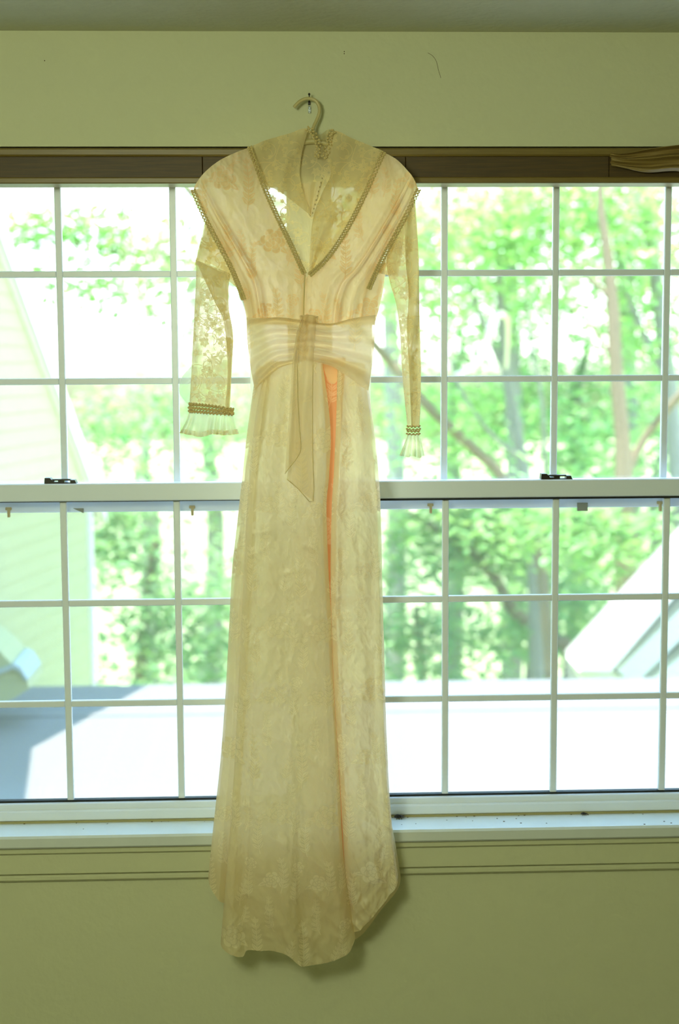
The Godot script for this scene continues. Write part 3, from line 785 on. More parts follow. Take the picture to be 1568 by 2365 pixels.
	obj("sash_wrap", cloth(PackedVector2Array([Vector2(-0.0716, 1.8293), Vector2(-0.0712, 1.7966), Vector2(-0.0685, 1.7615), Vector2(-0.0635, 1.7263), Vector2(-0.0575, 1.6973)]), PackedVector2Array([Vector2(0.0417, 1.8223), Vector2(0.0385, 1.8037), Vector2(0.0352, 1.7843), Vector2(0.0327, 1.7672), Vector2(0.0302, 1.75)]), PackedVector2Array([Vector2(-0.0716, 1.8293), Vector2(-0.0395, 1.8276), Vector2(-0.0082, 1.8282), Vector2(0.0419, 1.8225)]), PackedVector2Array([Vector2(-0.0575, 1.6973), Vector2(-0.0456, 1.7113), Vector2(-0.0233, 1.73), Vector2(-0.0051, 1.7408), Vector2(0.0303, 1.75)]), 100, 90, sl), M.sash, d)
	var sr := func(u: float, v: float, p: Vector2) -> float:
		var z := 0.072 + 0.045 * pow(sin(PI * (0.08 + 0.42 * (1.0 - u))), 0.6)
		var g := pow(1.0 - u, 1.2)
		z += (0.0038 + 0.0050 * g) * sin(v * 27.0 + 2.0 * sin(u * 2.6) + 1.0) + 0.003 * g * sin(v * 70.0 - u * 5.0) * smoothstep(0.6, 1.0, 1.0 - u)
		return z + wrinkle(p, 0.5)
	obj("sash_wrap", cloth(PackedVector2Array([Vector2(0.0339, 1.8215), Vector2(0.0354, 1.806), Vector2(0.0344, 1.7882), Vector2(0.0319, 1.7703), Vector2(0.0302, 1.7516)]), PackedVector2Array([Vector2(0.163, 1.8329), Vector2(0.1621, 1.7994), Vector2(0.1588, 1.7666), Vector2(0.1548, 1.7305), Vector2(0.1491, 1.6952)]), PackedVector2Array([Vector2(0.0341, 1.8218), Vector2(0.0796, 1.8169), Vector2(0.1189, 1.8261), Vector2(0.163, 1.8329)]), PackedVector2Array([Vector2(0.0303, 1.7516), Vector2(0.0775, 1.7419), Vector2(0.1089, 1.7229), Vector2(0.1326, 1.7063), Vector2(0.1491, 1.6952)]), 100, 90, sr), M.sash, d)
	# two tails that come out of the knot and hang over the skirt
	var tz := func(u: float, v: float, p: Vector2) -> float:
		return 0.126 + 0.016 * sin(PI * u) * (1.0 - smoothstep(0.1, 0.4, v)) + 0.006 * smoothstep(0.2, 0.5, v) + 0.004 * sin(u * 9.0 + v * 3.0) + wrinkle(p, 0.3)
	obj("sash_tail", cloth(PackedVector2Array([Vector2(0.0283, 1.8294), Vector2(0.0203, 1.8033), Vector2(0.0162, 1.7764), Vector2(0.0136, 1.7455), Vector2(0.0107, 1.6835), Vector2(0.0054, 1.6133), Vector2(-0.0008, 1.5373)]), PackedVector2Array([Vector2(0.0547, 1.8286), Vector2(0.0529, 1.8032), Vector2(0.0504, 1.7762), Vector2(0.0486, 1.7453), Vector2(0.0466, 1.6832), Vector2(0.0459, 1.5895), Vector2(0.046, 1.4975)]), PackedVector2Array([Vector2(0.0283, 1.8294), Vector2(0.0415, 1.8317), Vector2(0.0547, 1.8286)]), PackedVector2Array([Vector2(-0.0008, 1.5373), Vector2(0.0202, 1.519), Vector2(0.046, 1.4975)]), 40, 140, tz), M.sash_tail, d)
	var tz2 := func(u: float, v: float, p: Vector2) -> float:
		return 0.132 + 0.010 * sin(PI * u) * (1.0 - smoothstep(0.1, 0.4, v)) + 0.010 * smoothstep(0.2, 0.5, v) + 0.004 * sin(u * 5.0 + v * 2.0) + wrinkle(p, 0.3)
	obj("sash_tail", cloth(PackedVector2Array([Vector2(0.0274, 1.8239), Vector2(0.0195, 1.8032), Vector2(0.0146, 1.7763), Vector2(0.0105, 1.7455), Vector2(0.0051, 1.6681), Vector2(-0.001, 1.598), Vector2(-0.0046, 1.5479)]), PackedVector2Array([Vector2(0.0336, 1.8239), Vector2(0.0273, 1.8032), Vector2(0.0224, 1.7763), Vector2(0.0198, 1.7455), Vector2(0.0201, 1.6913), Vector2(0.022, 1.6369), Vector2(0.0247, 1.5931)]), PackedVector2Array(), PackedVector2Array([Vector2(-0.0046, 1.5479), Vector2(0.0065, 1.562), Vector2(0.016, 1.5744), Vector2(0.0247, 1.5931)]), 24, 140, tz2), M.sash_tail, d)
	for pth in [[Vector3(0.0477, 1.7438, 0.134), Vector3(0.0465, 1.6833, 0.134), Vector3(0.0458, 1.5898, 0.134), Vector3(0.0459, 1.4979, 0.134), Vector3(0.0202, 1.5194, 0.134), Vector3(-0.0008, 1.5376, 0.134)], [Vector3(0.0197, 1.7439, 0.145), Vector3(0.02, 1.6915, 0.145), Vector3(0.0219, 1.6373, 0.145), Vector3(0.0246, 1.5937, 0.145), Vector3(0.0159, 1.5751, 0.145), Vector3(0.0064, 1.5627, 0.145), Vector3(-0.0046, 1.5487, 0.145)]]:
		var he := start()
		tube(he, pth, [0.0007], 6, 3)
		obj("tail_hem", done(he), M.braid, d)
	var kn := func(u: float, v: float, p: Vector2) -> float: return 0.122 + 0.014 * sin(PI * v) + 0.003 * sin(u * 20.0)
	obj("sash_knot", cloth(PackedVector2Array([Vector2(0.0244, 1.831), Vector2(0.0252, 1.8241), Vector2(0.0243, 1.8172)]), PackedVector2Array([Vector2(0.0578, 1.8301), Vector2(0.0569, 1.8232), Vector2(0.0561, 1.8163)]), PackedVector2Array([Vector2(0.0244, 1.831), Vector2(0.04, 1.8332), Vector2(0.0578, 1.8301)]), PackedVector2Array([Vector2(0.0243, 1.8172), Vector2(0.0398, 1.8186), Vector2(0.0561, 1.8163)]), 30, 12, kn), M.sash, d)
	# --- sleeves
	var s1 := obj("sleeve", sleeve(PackedVector2Array([Vector2(-0.1638, 1.9352), Vector2(-0.1635, 1.9039), Vector2(-0.1666, 1.8569), Vector2(-0.1708, 1.7939), Vector2(-0.175, 1.7306), Vector2(-0.18, 1.6686)]), PackedVector2Array([Vector2(-0.101, 1.9099), Vector2(-0.1045, 1.8841), Vector2(-0.1042, 1.8448), Vector2(-0.0977, 1.7975), Vector2(-0.101, 1.7341), Vector2(-0.1059, 1.6633)]), 48, 120, func(v: float) -> float: return 0.06, 0.012), M.lace, d)
	var uz := func(u: float, v: float, p: Vector2) -> float: return 0.052 + 0.008 * sin(u * 5.0 + v * 4.0) + wrinkle(p, 0.8)
	obj("sleeve_cap", cloth(PackedVector2Array([Vector2(-0.144, 2.0095), Vector2(-0.154, 1.9706), Vector2(-0.1666, 1.9261)]), PackedVector2Array([Vector2(-0.1099, 1.9666), Vector2(-0.0946, 1.9259), Vector2(-0.0826, 1.8788)]), PackedVector2Array([Vector2(-0.144, 2.0095), Vector2(-0.1316, 1.994), Vector2(-0.1099, 1.9666)]), PackedVector2Array([Vector2(-0.1666, 1.9261), Vector2(-0.1422, 1.9214), Vector2(-0.1139, 1.904), Vector2(-0.0826, 1.8788)]), 36, 36, uz), M.lace_dense, s1)
	obj("sleeve_cap", cloth(PackedVector2Array([Vector2(-0.1431, 2.0149), Vector2(-0.1533, 1.9719), Vector2(-0.1651, 1.9334)]), PackedVector2Array([Vector2(-0.1089, 1.9678), Vector2(-0.0936, 1.9269), Vector2(-0.0821, 1.8858)]), PackedVector2Array(), PackedVector2Array([Vector2(-0.1651, 1.9334), Vector2(-0.1428, 1.9318), Vector2(-0.1144, 1.9143), Vector2(-0.0821, 1.8858)]), 20, 20, func(u: float, v: float, p: Vector2) -> float: return 0.036 + wrinkle(p, 0.5)), M.lace_dense, s1)
	var fz := func(u: float, v: float, p: Vector2) -> float: return 0.077 + 0.003 * sin(u * 6.0)
	obj("sleeve_fold", cloth(PackedVector2Array([Vector2(-0.1636, 1.9341), Vector2(-0.1462, 1.8952), Vector2(-0.1287, 1.8561), Vector2(-0.1134, 1.8208), Vector2(-0.1075, 1.7382), Vector2(-0.1133, 1.6654)]), PackedVector2Array([Vector2(-0.1098, 1.9091), Vector2(-0.1047, 1.8833), Vector2(-0.1036, 1.8443), Vector2(-0.0964, 1.7972), Vector2(-0.1004, 1.7342), Vector2(-0.1045, 1.6638)]), PackedVector2Array(), PackedVector2Array(), 16, 70, fz), M.lace_dense, s1)
	obj("cuff_trim", braid(PackedVector2Array([Vector2(-0.179, 1.669), Vector2(-0.1569, 1.6673), Vector2(-0.1291, 1.6639), Vector2(-0.099, 1.6589)]), func(t: float) -> float: return 0.074, 0.0135, 0.0028), M.braid, s1)
	obj("cuff_trim", braid(PackedVector2Array([Vector2(-0.1791, 1.6627), Vector2(-0.157, 1.6609), Vector2(-0.1292, 1.6584), Vector2(-0.0991, 1.6566)]), func(t: float) -> float: return 0.072, 0.0125, 0.0028), M.braid, s1)
	var rz := func(u: float, v: float, p: Vector2) -> float: return 0.062 + 0.006 * v * sin(u * 42.0 + 2.0 * sin(u * 9.0))
	obj("cuff_ruffle", cloth(PackedVector2Array([Vector2(-0.1798, 1.6607), Vector2(-0.1874, 1.6393), Vector2(-0.1988, 1.6194)]), PackedVector2Array([Vector2(-0.101, 1.657), Vector2(-0.0965, 1.6386), Vector2(-0.0888, 1.617)]), PackedVector2Array(), PackedVector2Array([Vector2(-0.1988, 1.6194), Vector2(-0.1782, 1.6153), Vector2(-0.1583, 1.6119), Vector2(-0.1383, 1.6166), Vector2(-0.1144, 1.6148), Vector2(-0.0888, 1.617)]), 150, 24, rz), M.tulle, s1)
	obj("ruffle_edge", cloth(PackedVector2Array([Vector2(-0.1939, 1.6274), Vector2(-0.1963, 1.6234), Vector2(-0.1988, 1.6195)]), PackedVector2Array([Vector2(-0.0918, 1.6259), Vector2(-0.0903, 1.621), Vector2(-0.0888, 1.6162)]), PackedVector2Array([Vector2(-0.1939, 1.6274), Vector2(-0.178, 1.6241), Vector2(-0.1581, 1.6215), Vector2(-0.1381, 1.6254), Vector2(-0.1142, 1.6236), Vector2(-0.0918, 1.6259)]), PackedVector2Array([Vector2(-0.1988, 1.6195), Vector2(-0.1781, 1.6145), Vector2(-0.1583, 1.6112), Vector2(-0.1383, 1.6158), Vector2(-0.1144, 1.614), Vector2(-0.0888, 1.6162)]), 150, 8, rz), M.lace, s1)
	for k in 3:
		var a: PackedVector2Array = [PackedVector2Array([Vector2(-0.1668, 1.9048), Vector2(-0.1798, 1.8859), Vector2(-0.1842, 1.8591), Vector2(-0.1759, 1.8338)]), PackedVector2Array([Vector2(-0.1713, 1.8243), Vector2(-0.1892, 1.8006), Vector2(-0.1953, 1.7736), Vector2(-0.1821, 1.748)]), PackedVector2Array([Vector2(-0.1758, 1.7416), Vector2(-0.1938, 1.721), Vector2(-0.1998, 1.6938), Vector2(-0.1834, 1.6713)])][k]
		var b: PackedVector2Array = [PackedVector2Array([Vector2(-0.1573, 1.9016), Vector2(-0.1576, 1.8811), Vector2(-0.158, 1.8574), Vector2(-0.16, 1.8353)]), PackedVector2Array([Vector2(-0.1617, 1.8242), Vector2(-0.1621, 1.8004), Vector2(-0.1625, 1.7734), Vector2(-0.1646, 1.7479)]), PackedVector2Array([Vector2(-0.1655, 1.7416), Vector2(-0.1658, 1.7208), Vector2(-0.1686, 1.6937), Vector2(-0.1706, 1.6712)])][k]
		obj("sleeve_frill", cloth(a, b, PackedVector2Array(), PackedVector2Array(), 16, 24, func(u: float, v: float, p: Vector2) -> float: return 0.040 + 0.004 * sin(v * 8.0 + u * 3.0)), M.sheer, s1)
	var s2 := obj("sleeve", sleeve(PackedVector2Array([Vector2(0.1957, 1.9776), Vector2(0.186, 1.9329), Vector2(0.1915, 1.8951), Vector2(0.2027, 1.8555), Vector2(0.2098, 1.808), Vector2(0.2138, 1.7362), Vector2(0.2186, 1.6802), Vector2(0.2242, 1.6278)]), PackedVector2Array([Vector2(0.2363, 2.0478), Vector2(0.2435, 1.9657), Vector2(0.2459, 1.8949), Vector2(0.2467, 1.8395), Vector2(0.2476, 1.7759), Vector2(0.2492, 1.712), Vector2(0.2492, 1.6719), Vector2(0.2468, 1.6277)]), 48, 140, func(v: float) -> float: return 0.052, 0.014), M.lace, d)
	obj("sleeve_fold", cloth(PackedVector2Array([Vector2(0.2176, 2.0074), Vector2(0.2191, 1.9333), Vector2(0.2254, 1.8706), Vector2(0.2222, 1.8076), Vector2(0.2254, 1.7362), Vector2(0.2301, 1.6285)]), PackedVector2Array([Vector2(0.2366, 2.0461), Vector2(0.2429, 1.9489), Vector2(0.2445, 1.8705), Vector2(0.2461, 1.8074), Vector2(0.2478, 1.7361), Vector2(0.2446, 1.6284)]), PackedVector2Array(), PackedVector2Array(), 16, 80, func(u: float, v: float, p: Vector2) -> float: return 0.070 + 0.004 * sin(u * 6.0 + v * 9.0)), M.lace_dense, s2)
	obj("sleeve_cap", cloth(PackedVector2Array([Vector2(0.196, 1.9757), Vector2(0.184, 1.9427), Vector2(0.1695, 1.9112)]), PackedVector2Array([Vector2(0.2224, 2.0132), Vector2(0.216, 1.9662), Vector2(0.2063, 1.9032)]), PackedVector2Array(), PackedVector2Array(), 30, 36, uz), M.lace_dense, s2)
	obj("cuff_trim", braid(PackedVector2Array([Vector2(0.2223, 1.626), Vector2(0.2343, 1.6252), Vector2(0.2464, 1.6259)]), func(t: float) -> float: return 0.066, 0.010, 0.0028), M.braid, s2)
	obj("cuff_trim", braid(PackedVector2Array([Vector2(0.2223, 1.6172), Vector2(0.2343, 1.6163), Vector2(0.2456, 1.617)]), func(t: float) -> float: return 0.066, 0.010, 0.0028), M.braid, s2)
	obj("cuff_ruffle", cloth(PackedVector2Array([Vector2(0.2245, 1.6144), Vector2(0.2181, 1.5959), Vector2(0.2092, 1.5742)]), PackedVector2Array([Vector2(0.2455, 1.6142), Vector2(0.2504, 1.5957), Vector2(0.2553, 1.5738)]), PackedVector2Array(), PackedVector2Array([Vector2(0.2092, 1.5742), Vector2(0.2229, 1.5708), Vector2(0.235, 1.5724), Vector2(0.2456, 1.569), Vector2(0.2553, 1.5738)]), 60, 20, func(u: float, v: float, p: Vector2) -> float: return 0.055 + 0.010 * v * sin(u * 26.0)), M.tulle, s2)

func make_hanger() -> void:
	var h := thing("coat_hanger", "cream plastic coat hanger whose curved hook hangs from the nail above the dress", "hanger", Vector3(0.052, 2.1634, 0.035))
	var st := start()
	tube(st, [Vector3(0.0183, 2.2122, 0.03), Vector3(0.0271, 2.2215, 0.03), Vector3(0.0375, 2.227, 0.03), Vector3(0.0478, 2.2278, 0.03), Vector3(0.0581, 2.2239, 0.03), Vector3(0.0643, 2.2138, 0.03), Vector3(0.0642, 2.2014, 0.03), Vector3(0.0594, 2.189, 0.03), Vector3(0.0545, 2.1786, 0.032), Vector3(0.052, 2.1673, 0.035), Vector3(0.0519, 2.1517, 0.035)], [0.0031], 10, 5)
	obj("hook", done(st), M.plastic, h)
	var ar := start()
	tube(ar, [Vector3(-0.0651, 2.1085, 0.0385), Vector3(-0.0292, 2.1303, 0.0385), Vector3(0.0184, 2.1435, 0.0385), Vector3(0.0518, 2.1504, 0.0385), Vector3(0.0898, 2.1427, 0.0385), Vector3(0.1374, 2.1256, 0.0385), Vector3(0.1772, 2.1022, 0.0385)], [0.005], 10, 4)
	obj("shoulder_bar", done(ar), M.plastic, h)
	var k := thing("picture_hook", "small steel picture hook with a dark nail holding the hanger on the wall", "hook", Vector3(0.0466, 2.2237, 0))
	var nl := start()
	tube(nl, [Vector3(0.0466, 2.2237, 0), Vector3(0.0464, 2.2323, 0.022), Vector3(0.0463, 2.2355, 0.03)], [0.0011, 0.0011, 0.0012], 8, 2)
	tube(nl, [Vector3(0.0463, 2.2355, 0.03), Vector3(0.0462, 2.236, 0.0315)], [0.0022, 0.0020], 10, 1)
	obj("nail", done(nl), M.iron, k)
	var pl := start()
	bx(pl, Vector3(0.0445, 2.2212, 0.001), Vector3(0.0487, 2.2281, 0.006), 0.0006)
	obj("plate", done(pl), M.iron, k)
	var cl := start()
	bx(cl, Vector3(0.0446, 2.2063, 0.001), Vector3(0.0496, 2.2194, 0.0025), 0.0004)
	bx(cl, Vector3(0.0446, 2.2133, 0.0015), Vector3(0.0496, 2.2183, 0.0045), 0.001)
	bx(cl, Vector3(0.0447, 2.2062, 0.0015), Vector3(0.0496, 2.2095, 0.0055), 0.001)
	obj("clasp", done(cl), M.steel, k)

func make_valance() -> void:
	var v := thing("window_valance", "long dark brown wooden valance board across the top of the windows", "valance", Vector3(0.1, 2.08, -0.03))
	obj("top_moulding", box(Vector3(-1.1, 2.1285, -0.06), Vector3(1.2, 2.1435, 0.004), 0.003), M.wood_light, v)
	var xs := [-1.1, -0.1526, 0.2259, 0.6091, 1.2]
	for i in 4:
		obj("board", box(Vector3(xs[i] + 0.0004, 2.088, -0.03), Vector3(xs[i + 1] - 0.0004, 2.1290, -0.004), 0.0008), M.wood, v)
	obj("bottom_strip", box(Vector3(-1.1, 2.079, -0.06), Vector3(1.2, 2.0905, 0.003), 0.002), M.wood_light, v)
	var cz := func(u: float, t: float, p: Vector2) -> float:
		return 0.008 + 0.016 * pow(u, 0.5) + (0.004 + 0.006 * u) * sin(t * 15.0 + 1.6 * u) + 0.002 * sin(t * 33.0 - u)
	var c := obj("gathered_curtain", cloth(PackedVector2Array([Vector2(0.6074, 2.1342), Vector2(0.6092, 2.1231), Vector2(0.6102, 2.1088)]), PackedVector2Array([Vector2(0.7926, 2.1501), Vector2(0.7933, 2.12), Vector2(0.794, 2.0867)]), PackedVector2Array([Vector2(0.6074, 2.1342), Vector2(0.6294, 2.131), Vector2(0.6815, 2.1397), Vector2(0.7303, 2.1452), Vector2(0.7956, 2.1516)]), PackedVector2Array([Vector2(0.6102, 2.1088), Vector2(0.6331, 2.104), Vector2(0.6741, 2.0961), Vector2(0.7312, 2.0984), Vector2(0.797, 2.088)]), 60, 80, cz), M.curtain)
	tag(c, "tan curtain fabric bunched over the end of the brown valance", "curtain")

func insect(called: String, label: String, at: Vector3, s: float) -> void:
	var o := thing(called, label, "insect", at)
	var st := start()
	tube(st, [at + Vector3(-0.5, 0.15, 0) * s, at + Vector3(-0.2, 0.25, 0.05) * s, at + Vector3(0.1, 0.2, 0) * s, at + Vector3(0.5, 0.12, -0.05) * s], [0.08 * s, 0.2 * s, 0.16 * s, 0.04 * s], 8, 3)
	obj("body", done(st), M.iron, o)
	var wg := start()
	for k in [-1.0, 1.0]:
		tri(wg, at + Vector3(-0.1, 0.3, 0.05 * k) * s, at + Vector3(0.5, 0.2, 0.35 * k) * s, at + Vector3(0.65, 0.15, 0.12 * k) * s)
	obj("wing", done(wg), M.bark, o)
	var lg := start()
	for k in 3:
		for q in [-1.0, 1.0]:
			tube(lg, [at + Vector3(-0.25 + 0.2 * k, 0.2, 0.1 * q) * s, at + Vector3(-0.25 + 0.22 * k, 0.3, 0.3 * q) * s, at + Vector3(-0.3 + 0.26 * k, 0.0, 0.45 * q) * s], [0.025 * s], 5, 2)
	obj("legs", done(lg), M.iron, o)

# ---------------------------------------------------------------- houses outside
func make_outside() -> void:
	var g := obj("ground", box(Vector3(-70, -3.2, -80), Vector3(70, -2.9, 60)), M.lawn)
	g.set_meta("kind", "structure")
	# flat roof below the windows
	var r := obj("flat_roof", box(Vector3(-4.5, -0.05, -4.30), Vector3(5.5, 0.15, -0.22), 0.01), M.roofing)
	tag(r, "flat grey felt roof outside below the windows", "roof", "", "structure")
	obj("roof_seam", box(Vector3(-4.5, 0.149, -3.72), Vector3(5.5, 0.156, -3.66), 0.002), M.roofing, r)
	# gabled neighbour on one side: lap siding running away from the window
	var n := thing("neighbour_house", "pale yellow gabled house with lap siding left of the flat roof", "house", Vector3(-1.5, -2.9, -4.5))
	var e := Vector3(-1.1202, 1.0415, -5.3)
	var along := Vector3(-0.2113, 0, 0.9774)
	var out := Vector3(0.9774, 0, 0.2113)
	var pitch := 1.10
	var half := 2.2
	var lap := 0.082
	var y := -1.2
	var ridge := e.y + half * pitch
	while y < ridge - 0.05:
		# each board is clipped by the two roof slopes
		var a0 := maxf(0.0, (y - e.y) / pitch)
		var a1 := maxf(0.0, (y + lap - e.y) / pitch)
		var p0 := Vector3(e.x, y, e.z) + along * a0
		var p1 := Vector3(e.x, y + lap, e.z) + along * a1
		var q0 := Vector3(e.x, y, e.z) + along * (2.0 * half - a0)
		var q1 := Vector3(e.x, y + lap, e.z) + along * (2.0 * half - a1)
		var st := start()
		var o0 := out * 0.006
		var o1 := out * 0.001
		quad(st, p0 + o0, p1 + o1, q1 + o1, q0 + o0)
		quad(st, p0, p0 + o0, q0 + o0, q0)
		obj("siding_board", done(st), M.siding, n)
		y += lap
	var body := start()
	var pr := PackedVector2Array([Vector2(0, -2.35), Vector2(0, e.y), Vector2(half, ridge), Vector2(half * 2, e.y), Vector2(half * 2, -2.35)])
	for i in pr.size():
		var a := pr[i]
		var b := pr[(i + 1) % pr.size()]
		var pa := Vector3(e.x, a.y, e.z) + along * a.x
		var pb := Vector3(e.x, b.y, e.z) + along * b.x
		quad(body, pa, pb, pb - out * 4.0, pa - out * 4.0)
	for t in [[0, 1, 2], [0, 2, 4], [2, 3, 4]]:
		var v := []
		for k in t: v.append(Vector3(e.x, pr[k].y, e.z) + along * pr[k].x)
		tri(body, v[0], v[1], v[2])
		tri(body, v[2] - out * 4.0, v[1] - out * 4.0, v[0] - out * 4.0)
	obj("wall", done(body), M.siding, n)
	# corner board
	var cb := start()
	bx(cb, Vector3(e.x - 0.01, -2.9, e.z - 0.02), Vector3(e.x + 0.022, e.y - 0.05, e.z + 0.035), 0.003)
	obj("corner_board", done(cb), M.white_paint, n)
	# roof slabs with a board along the rake
	for s in [0, 1]:
		var lo := Vector3(e.x, e.y, e.z) + (along * -0.16 + Vector3(0, -0.16 * pitch, 0) if s == 0 else along * (half * 2 + 0.16) + Vector3(0, -0.16 * pitch, 0))
		var hi := Vector3(e.x, ridge, e.z) + along * half
		var up := Vector3(0, 0.10, 0)
		var rk := start()
		var f := out * 0.035
		var b := out * -4.0
		for w in [[lo + f, hi + f, hi + f + up, lo + f + up], [lo + b, hi + b, hi + b + up, lo + b + up], [lo + f, hi + f, hi + b, lo + b], [lo + f + up, hi + f + up, hi + b + up, lo + b + up], [lo + f, lo + f + up, lo + b + up, lo + b]]:
			quad(rk, w[0], w[1], w[2], w[3])
		obj("shade_slab", done(rk), M.shingle, n)
		var fb := start()
		var f2 := out * 0.05
		var dn := Vector3(0, -0.035, 0)
		for w in [[lo + f2 + dn, hi + f2 + dn, hi + f2 + up * 0.8, lo + f2 + up * 0.8], [lo + f + dn, hi + f + dn, hi + f2 + dn, lo + f2 + dn], [lo + f + up * 0.8, hi + f + up * 0.8, hi + f2 + up * 0.8, lo + f2 + up * 0.8], [lo + f + dn, lo + f2 + dn, lo + f2 + up * 0.8, lo + f + up * 0.8]]:
			quad(fb, w[0], w[1], w[2], w[3])
		for w in [[lo + f2 + dn, hi + f2 + dn, hi + dn, lo + dn]]:
			quad(fb, w[0], w[1], w[2], w[3])
		obj("rake_board", done(fb), M.white_paint, n)
	# wing: eave corner shows, unseen slab is added to shadow the flat roof
	var wing := thing("wing_with_shade_slab", "yellow boxed eave corner with metal edge at the lower left window pane, with an added unseen shade slab", "building", Vector3(-2.5, -2.9, -1.6), "", "structure")
	obj("wall", box(Vector3(-4.5, -2.9, -3.1), Vector3(-1.62, 2.7, -0.2), 0.01), M.siding, wing)
	var slab := start()
	var plan := [Vector2(-4.6, -4.6), Vector2(-0.90, -4.6), Vector2(-1.48, -2.82), Vector2(-1.38, -2.11), Vector2(-1.38, -0.21), Vector2(-4.6, -0.21)]  # outline worked back from the shadow edge wanted on the flat roof
	for k in 6:
		var a: Vector2 = plan[k]
		var b: Vector2 = plan[(k + 1) % 6]
		quad(slab, Vector3(a.x, 2.7, a.y), Vector3(b.x, 2.7, b.y), Vector3(b.x, 2.85, b.y), Vector3(a.x, 2.85, a.y))
	for h in [2.7, 2.85]:
		for t in [[0, 1, 2], [0, 2, 3], [0, 3, 5], [3, 4, 5]]:
			tri(slab, Vector3(plan[t[0]].x, h, plan[t[0]].y), Vector3(plan[t[1]].x, h, plan[t[1]].y), Vector3(plan[t[2]].x, h, plan[t[2]].y))
	obj("shade_slab", done(slab), M.shingle, wing)
	var es := start()
	prism(es, PackedVector2Array([Vector2(-1.3575, 0.5918), Vector2(-1.2488, 0.5087), Vector2(-1.1373, 0.3795), Vector2(-1.1271, 0.3449), Vector2(-1.1993, 0.3), Vector2(-1.256, 0.274), Vector2(-1.3685, 0.2526)]), -3.75, -3.4)
	obj("soffit_box", done(es), M.siding, wing)
	var ed := start()
	prism(ed, PackedVector2Array([Vector2(-1.3592, 0.4061), Vector2(-1.2659, 0.4276), Vector2(-1.1908, 0.4589), Vector2(-1.1616, 0.4433), Vector2(-1.1298, 0.3877), Vector2(-1.1393, 0.3802), Vector2(-1.1659, 0.4244), Vector2(-1.1914, 0.438), Vector2(-1.2665, 0.4067), Vector2(-1.3599, 0.3833)]), -3.72, -3.38)
	obj("drip_edge", done(ed), M.flashing, wing)
	# white dormer on the other side
	var dm := thing("white_dormer", "sunlit white gable end with sloping trim boards right of the flat roof", "dormer", Vector3(1.8302, 0.0841, -4.8))
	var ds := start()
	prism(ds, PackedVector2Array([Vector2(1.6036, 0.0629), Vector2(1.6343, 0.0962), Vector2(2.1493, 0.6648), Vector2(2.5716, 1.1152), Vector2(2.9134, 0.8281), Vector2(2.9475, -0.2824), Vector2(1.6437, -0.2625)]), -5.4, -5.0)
	obj("gable_wall", done(ds), M.strip_shade, dm)
	var bt := [PackedVector2Array([Vector2(1.551, 0.0917), Vector2(1.5832, 0.1386), Vector2(2.0994, 0.7073), Vector2(2.5196, 1.1739), Vector2(2.5232, 1.0352), Vector2(2.1026, 0.546), Vector2(1.7243, 0.0941)]), PackedVector2Array([Vector2(1.769, 0.073), Vector2(2.1192, 0.4151), Vector2(2.5448, 0.8529), Vector2(2.5494, 0.6792), Vector2(2.1225, 0.2492), Vector2(1.8695, -0.0048)]), PackedVector2Array([Vector2(1.9203, -0.0315), Vector2(2.1387, 0.1385), Vector2(2.5694, 0.5534), Vector2(2.575, 0.3388), Vector2(2.1079, -0.1113), Vector2(1.9407, -0.1089)]), PackedVector2Array([Vector2(1.5614, 0.0806), Vector2(1.7358, 0.083), Vector2(1.9749, -0.0733), Vector2(1.9518, -0.1089), Vector2(1.6676, -0.1048)])]
	for k in 4:
		var q := start()
		prism(q, bt[k], -5.1, [-4.72, -4.80, -4.86, -4.84][k])
		obj("trim_board", done(q), M.white_paint, dm)

